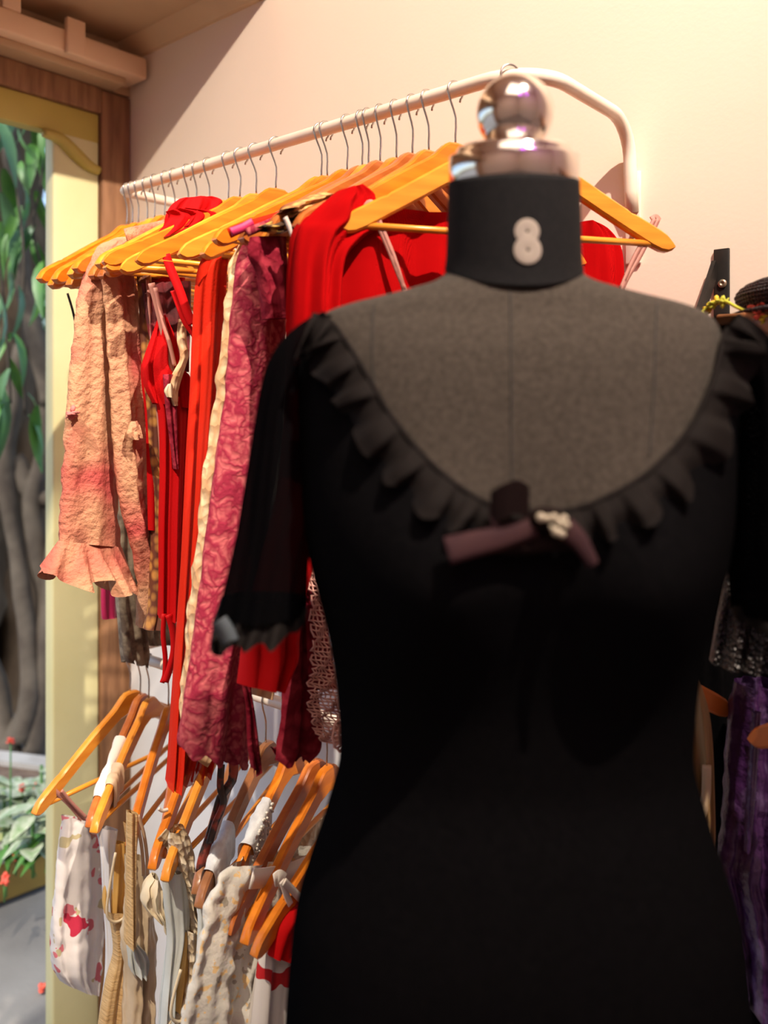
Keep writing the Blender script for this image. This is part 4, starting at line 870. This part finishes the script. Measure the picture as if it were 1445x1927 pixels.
g = thing('black_gown', 'long black gown filling the gap between ochre and purple dresses', 'dress', at(1380, 1600, 1.06), GR)
drape('body', [(1322, 960, 1470, 960), (1306, 1150, 1480, 1150), (1312, 1250, 1490, 1250), (1318, 1400, 1490, 1400), (1320, 1600, 1500, 1600), (1322, 1800, 1500, 1800), (1330, 2100, 1500, 2100)], PR(1380, 1600, 1.12), M['black'], g, .05, 3, .010, 84, nr=40, nx=30)

# purple LED bulbs on the ceiling behind the viewer (mirrored in the chrome ball)
for k, p in enumerate(((2.75, -1.7, 2.95), (3.1, -1.2, 3.0))):
    t = thing('led_lamp', ('purple LED bulb hanging nearer the rack wall', 'purple LED bulb hanging further from the rack wall')[k], 'lamp', p)
    bm = bmesh.new(); bmesh.ops.create_icosphere(bm, subdivisions=3, radius=.055)
    for q in bm.verts: q.co += V(p)
    obj('bulb', *bmout(bm), 'purple_led', t); obj('cord', *tube([V(p) + UP * .05, V((p[0], p[1], 3.75))], .005, 8), 'iron', t)

# ================================================================== outdoors, seen through the opening
struct(obj('ground', *box(-26, -.0, -22, 24, -.14, -.02, 0), 'paving', smooth=False))
def leaf_mesh(L, W, droop=.35):
    vs = []; fs = []
    for i in range(6):
        t = i / 5; w = W * math.sin(PI * min(1, t * .92 + .06))**.8 * (1 - .25 * t); y = t * L; z = -droop * L * t * t
        vs += [(-w / 2, y, z + .12 * w), (0, y, z - .05 * w), (w / 2, y, z + .12 * w)]
    for i in range(5):
        for k in range(2): fs.append((i * 3 + k, i * 3 + k + 1, i * 3 + k + 4, i * 3 + k + 3))
    return vs, fs
LM = {}
for nm, L, W, dr in (('leaf', .26, .065, .5), ('leaf_b', .30, .07, .6), ('leaf_y', .13, .06, .2), ('leaf_pale', .12, .065, .25)):
    LM[nm] = me_of('leaf', leaf_mesh(L, W, dr), M[nm])
def leaf(par, p, rot, s, kind, name='leaf'):
    o = bpy.data.objects.new(name, LM[kind]); C.objects.link(o); o.parent = par; o.location = p - parent_loc(par); o.rotation_euler = rot; o.scale = (s, s, s); return o
rg = random.Random(21)
vine = thing('hanging_vine', 'green vine with long drooping leaves hanging outside the opening', 'vine', at(30, 900, 2.9))
strands = [[(8, 120, 2.9), (25, 300, 2.9), (45, 480, 2.85), (40, 620, 2.85), (48, 780, 2.85)], [(70, 150, 3.0), (80, 320, 3.0), (62, 430, 3.0), (85, 520, 3.0)], [(-40, 200, 2.8), (-10, 420, 2.8), (10, 600, 2.8), (20, 760, 2.8)], [(-90, 250, 2.9), (-60, 500, 2.9), (-50, 720, 2.9)]]
for st in strands:
    pp = [at(*p) for p in cat_path(st, 26)]
    obj('stem', *tube(pp, .005, 6), 'root', vine)
    for p in pp[1:]:
        for _ in range(rg.choice([0, 1, 1])): leaf(vine, p + V((rg.uniform(-.05, .05), rg.uniform(-.05, .05), 0)), (rg.uniform(-1.5, -.5), rg.uniform(-.5, .5), rg.uniform(0, 6.28)), rg.uniform(.5, .85), rg.choice(['leaf', 'leaf', 'leaf_b']))
ban = thing('banyan_tree', 'old banyan trunk with grey aerial roots outside the opening', 'tree', at(20, 774, 4.2) * 1 - V((0, 0, at(20, 774, 4.2).z)))
def wob(pts, r, n=14, k=26, a=.03, seed=0):
    P_ = [V(p) for p in cat_path([tuple(p) for p in pts], k)]
    v, f = tube(P_, [lerp(r[0], r[1], i / (k - 1)) for i in range(k)], n)
    return [q + V((noise.noise(q * 4 + V((seed, 0, 0))), noise.noise(q * 4 + V((0, seed, 5))), 0)) * a for q in v], f
def ground_at(x, z): p = at(x, HY, z); p.z = -.05; return p
obj('trunk', *wob([ground_at(90, 4.6), at(70, 1300, 4.6), at(50, 1000, 4.6), at(30, 760, 4.6), at(-20, 480, 4.6), at(-50, 100, 4.6), at(-70, -400, 4.6)], (.27, .20), 24, 40, .10), 'bark', ban)
obj('trunk', *wob([ground_at(-150, 4.3), at(-130, 1200, 4.3), at(-60, 800, 4.4), at(-20, 500, 4.5), at(-40, 100, 4.5)], (.34, .26), 24, 40, .10, 4), 'bark', ban)
for k, pts in enumerate([[(95, 700, 4.0), (80, 850, 4.0), (60, 1000, 3.95), (85, 1150, 3.9), (70, 1300, 3.8), (10, 1420, 3.7)], [(40, 650, 4.0), (10, 900, 3.95), (40, 1100, 3.9), (60, 1250, 3.8), (40, 1400, 3.7)], [(105, 900, 3.9), (100, 1100, 3.9), (85, 1260, 3.8), (60, 1420, 3.7)], [(5, 780, 4.0), (-20, 900, 3.95), (-40, 1150, 3.9), (0, 1320, 3.8), (30, 1440, 3.7)], [(10, 200, 4.1), (40, 500, 4.05), (95, 760, 4.0)], [(30, 860, 4.0), (70, 930, 4.0), (110, 940, 4.0)]]):
    obj('aerial_root', *wob([at(*p) for p in pts], (.035, .05), 10, 26, .03, k), 'root', ban)
def leaf_cloud(name, pts_n, boxf, m, par, size, seed):
    q = random.Random(seed); vs = []; fs = []; base = leaf_mesh(1, .42, .25)
    for _ in range(pts_n):
        p = boxf(q); s = size * q.uniform(.6, 1.3); Rm = Matrix.Rotation(q.uniform(0, 6.3), 3, 'Z') @ Matrix.Rotation(q.uniform(-1.4, .6), 3, 'X')
        k = len(vs); vs += [p + Rm @ (V(b) * s) for b in base[0]]; fs += [tuple(i + k for i in fc) for fc in base[1]]
    o = obj(name, vs, fs, m, par); o['kind'] = 'stuff'; return o
cr_ = at(20, HY, 5.0)
def crown(q):
    while True:
        d = V((q.uniform(-1, 1), q.uniform(-1, 1), q.uniform(-1, 1)))
        if d.length < 1: return V((cr_.x, cr_.y, 4.4)) + V((d.x * 2.6, d.y * 3.2, d.z * 1.25))
leaf_cloud('crown', 2600, crown, 'leaf', ban, .22, 5)
# flower bed planter
P0 = ground_at(40, 2.75); pc = V((P0.x - .34, P0.y - .12, -.02))
plt_ = thing('planter_box', 'low grey concrete planter with ochre side panel, full of succulents', 'planter', pc)
rot = math.atan2(RT.y, RT.x) + .25
def hexring(r, z, n=6): return [pc + V((r * math.cos(rot + PI / 6 + 2 * PI * k / n), r * math.sin(rot + PI / 6 + 2 * PI * k / n), z)) for k in range(n)]
def stack(rings, n=6):
    vs = [p for r in rings for p in r]; fs = []
    for i in range(len(rings) - 1):
        for k in range(n): fs.append((i * n + k, i * n + (k + 1) % n, i * n + n + (k + 1) % n, i * n + n + k))
    return vs, fs
hx = .50
obj('planter_wall', *stack([hexring(hx - .05, 0), hexring(hx - .02, .14), hexring(hx - .02, .145), hexring(hx - .08, .145), hexring(hx - .10, .0)]), 'planter', plt_, smooth=False)
rm = obj('rim', *stack([hexring(hx - .02, .14), hexring(hx + .02, .142), hexring(hx + .02, .185), hexring(hx - .075, .185), hexring(hx - .075, .14)]), 'planter', plt_, smooth=False)
so = obj('soil', [p for p in hexring(hx - .07, .165)] + [pc + V((0, 0, .21))], [(k, (k + 1) % 6, 6) for k in range(6)], 'soil', plt_)
hr = hexring(hx - .033, .0); best = max(range(6), key=lambda k: ((hr[k] + hr[(k + 1) % 6]) / 2 - pc).dot(RT * .8 - FW * .4))
a, b = hr[best], hr[(best + 1) % 6]; nn = ((a + b) / 2 - pc).normalized() * .016
obj('ochre_panel', [p + nn * s + V((0, 0, z)) for p in (lerp(a, b, .06), lerp(a, b, .94)) for s, z in ((0, .01), (1, .01), (1, .135), (0, .135))], [(0, 1, 2, 3), (7, 6, 5, 4), (0, 4, 5, 1), (1, 5, 6, 2), (2, 6, 7, 3), (3, 7, 4, 0)], 'planter_y', plt_, smooth=False)
rg = random.Random(31); BED = []
for k in range(16):
    a = rg.uniform(0, 2 * PI); r = rg.uniform(.02, .40); base = pc + V((r * math.cos(a), r * math.sin(a), .19))
    if k < 11: x_, y_ = [(15, 1640), (62, 1652), (96, 1640), (40, 1606), (78, 1596), (8, 1588), (98, 1572), (55, 1560), (25, 1550), (82, 1545), (105, 1600)][k]; d_ = ray(x_, y_); base = CAM + d_ * ((.19 - CAM.z) / d_.z)
    kind = rg.choice(['leaf_y', 'leaf_pale', 'leaf_pale', 'leaf']); hh = rg.uniform(.06, .26)
    t = thing('bedding_plant', {'leaf_y': 'yellow-green leafy plant growing in the concrete planter', 'leaf_pale': 'pale variegated succulent growing in the concrete planter', 'leaf': 'dark green long-leaved plant growing in the concrete planter'}[kind], 'plant', base, {'leaf_y': 'yellow-green plants in the planter', 'leaf_pale': 'pale succulents in the planter', 'leaf': 'green plants in the planter'}[kind])
    BED.append(t)
    obj('stem', *tube([base, base + V((0, 0, hh))], .005, 6), 'leaf', t)
    for j in range(14):
        leaf(t, base + V((0, 0, hh * rg.uniform(.35, 1))), (rg.uniform(-.3, .7), rg.uniform(-.3, .3), j * 2.4), rg.uniform(.6, 1.1) * (.45 if kind == 'leaf' else 1), kind)
for k, t in enumerate(sorted(BED, key=lambda t: proj(t.location)[0])): t['label'] = t['label'].replace('growing in the concrete planter', f'in the concrete planter, {ords[k]} plant from the left')
fl_pts = [(20, 1395), (42, 1483), (70, 1480), (30, 1612), (62, 1612), (8, 1660), (90, 1490), (12, 1650)]
for k, (x, y) in enumerate(fl_pts):
    p = at(x, y, 2.50 + .04 * (k % 3)) if y < 1500 else at(x, y, (1.5 - .235) * F / (y - HY))
    t = thing('red_flower', '', 'flower', p); obj('blossom', *petal_cluster(p, .013, 9, 40 + k), 'petal_red', t)
    obj('stalk', *tube([p, V((p.x, p.y, .18))], .0025, 6), 'leaf', t); tag(t, 'small red flower in the planter, ' + ['topmost of all', 'left of the middle pair', 'right of the middle pair', 'left of the lower pair', 'right of the lower pair', 'lowest, at the left picture edge', 'rightmost, against the yellow post', 'low, just above the planter rim'][k], 'flower', 'red flowers in the planter')
for k, (x, y) in enumerate(((78, 1862), (-30, 1900), (150, 1980))):
    d = ray(x, y); p = CAM + d * ((-.012 - CAM.z) / d.z)
    tag(obj('fallen_petal', *petal_cluster(p, .016, 5, 60 + k), 'petal_red'), ('red petal fallen on the paving beside the floral dress', 'red petal fallen on the paving at the left edge', 'red petal fallen on the paving behind the yellow post')[k], 'petal', 'fallen petals')
# pale water glimpsed between the roots, hedge beyond
pw = [at(x, HY, z) for x, z in ((-330, 5.6), (40, 5.6), (46, 11), (-500, 11))]
tag(obj('pond', [V((p.x, p.y, z)) for z in (-.018, -.004) for p in pw], [(3, 2, 1, 0), (4, 5, 6, 7), (0, 1, 5, 4), (1, 2, 6, 5), (2, 3, 7, 6), (3, 0, 4, 7)], 'water', smooth=False), 'pale blue pond water glimpsed between the tree roots', 'pond')
def shrub(label, c, sx, sy, sz, m, n, size, seed):
    t = thing('shrub', label, 'shrub', c, 'shrubs beyond the banyan')
    def f(q):
        while True:
            d = V((q.uniform(-1, 1), q.uniform(-1, 1), q.uniform(-1, 1)))
            if .45 < d.length < 1: return V(c) + V((d.x * sx, d.y * sy, sz * .5 + d.z * sz * .5))
    leaf_cloud('foliage', n, f, m, t, size, seed)
    obj('stem', *tube([V(c), V(c) + V((0, 0, sz * .7))], .05, 8), 'bark', t); return t
lb = ['broad green shrub', 'blue-green bushy shrub', 'tall green shrub', 'loose green shrub']
for k in range(9):
    x = lerp(-900, 1100, k / 8); z = 13 + (k % 3)
    c = at(x, HY, z); c.z = 0
    if c.x > -1.5: c.x = -3.5
    shrub(lb[k % 4] + f', {ords[k]} from the left in the hedge row beyond the banyan', c, 1.2, 1.2, 3.2 + (k * 37 % 10) * .12, ('leaf', 'leaf_b')[k % 2], 1100, .34, 90 + k)
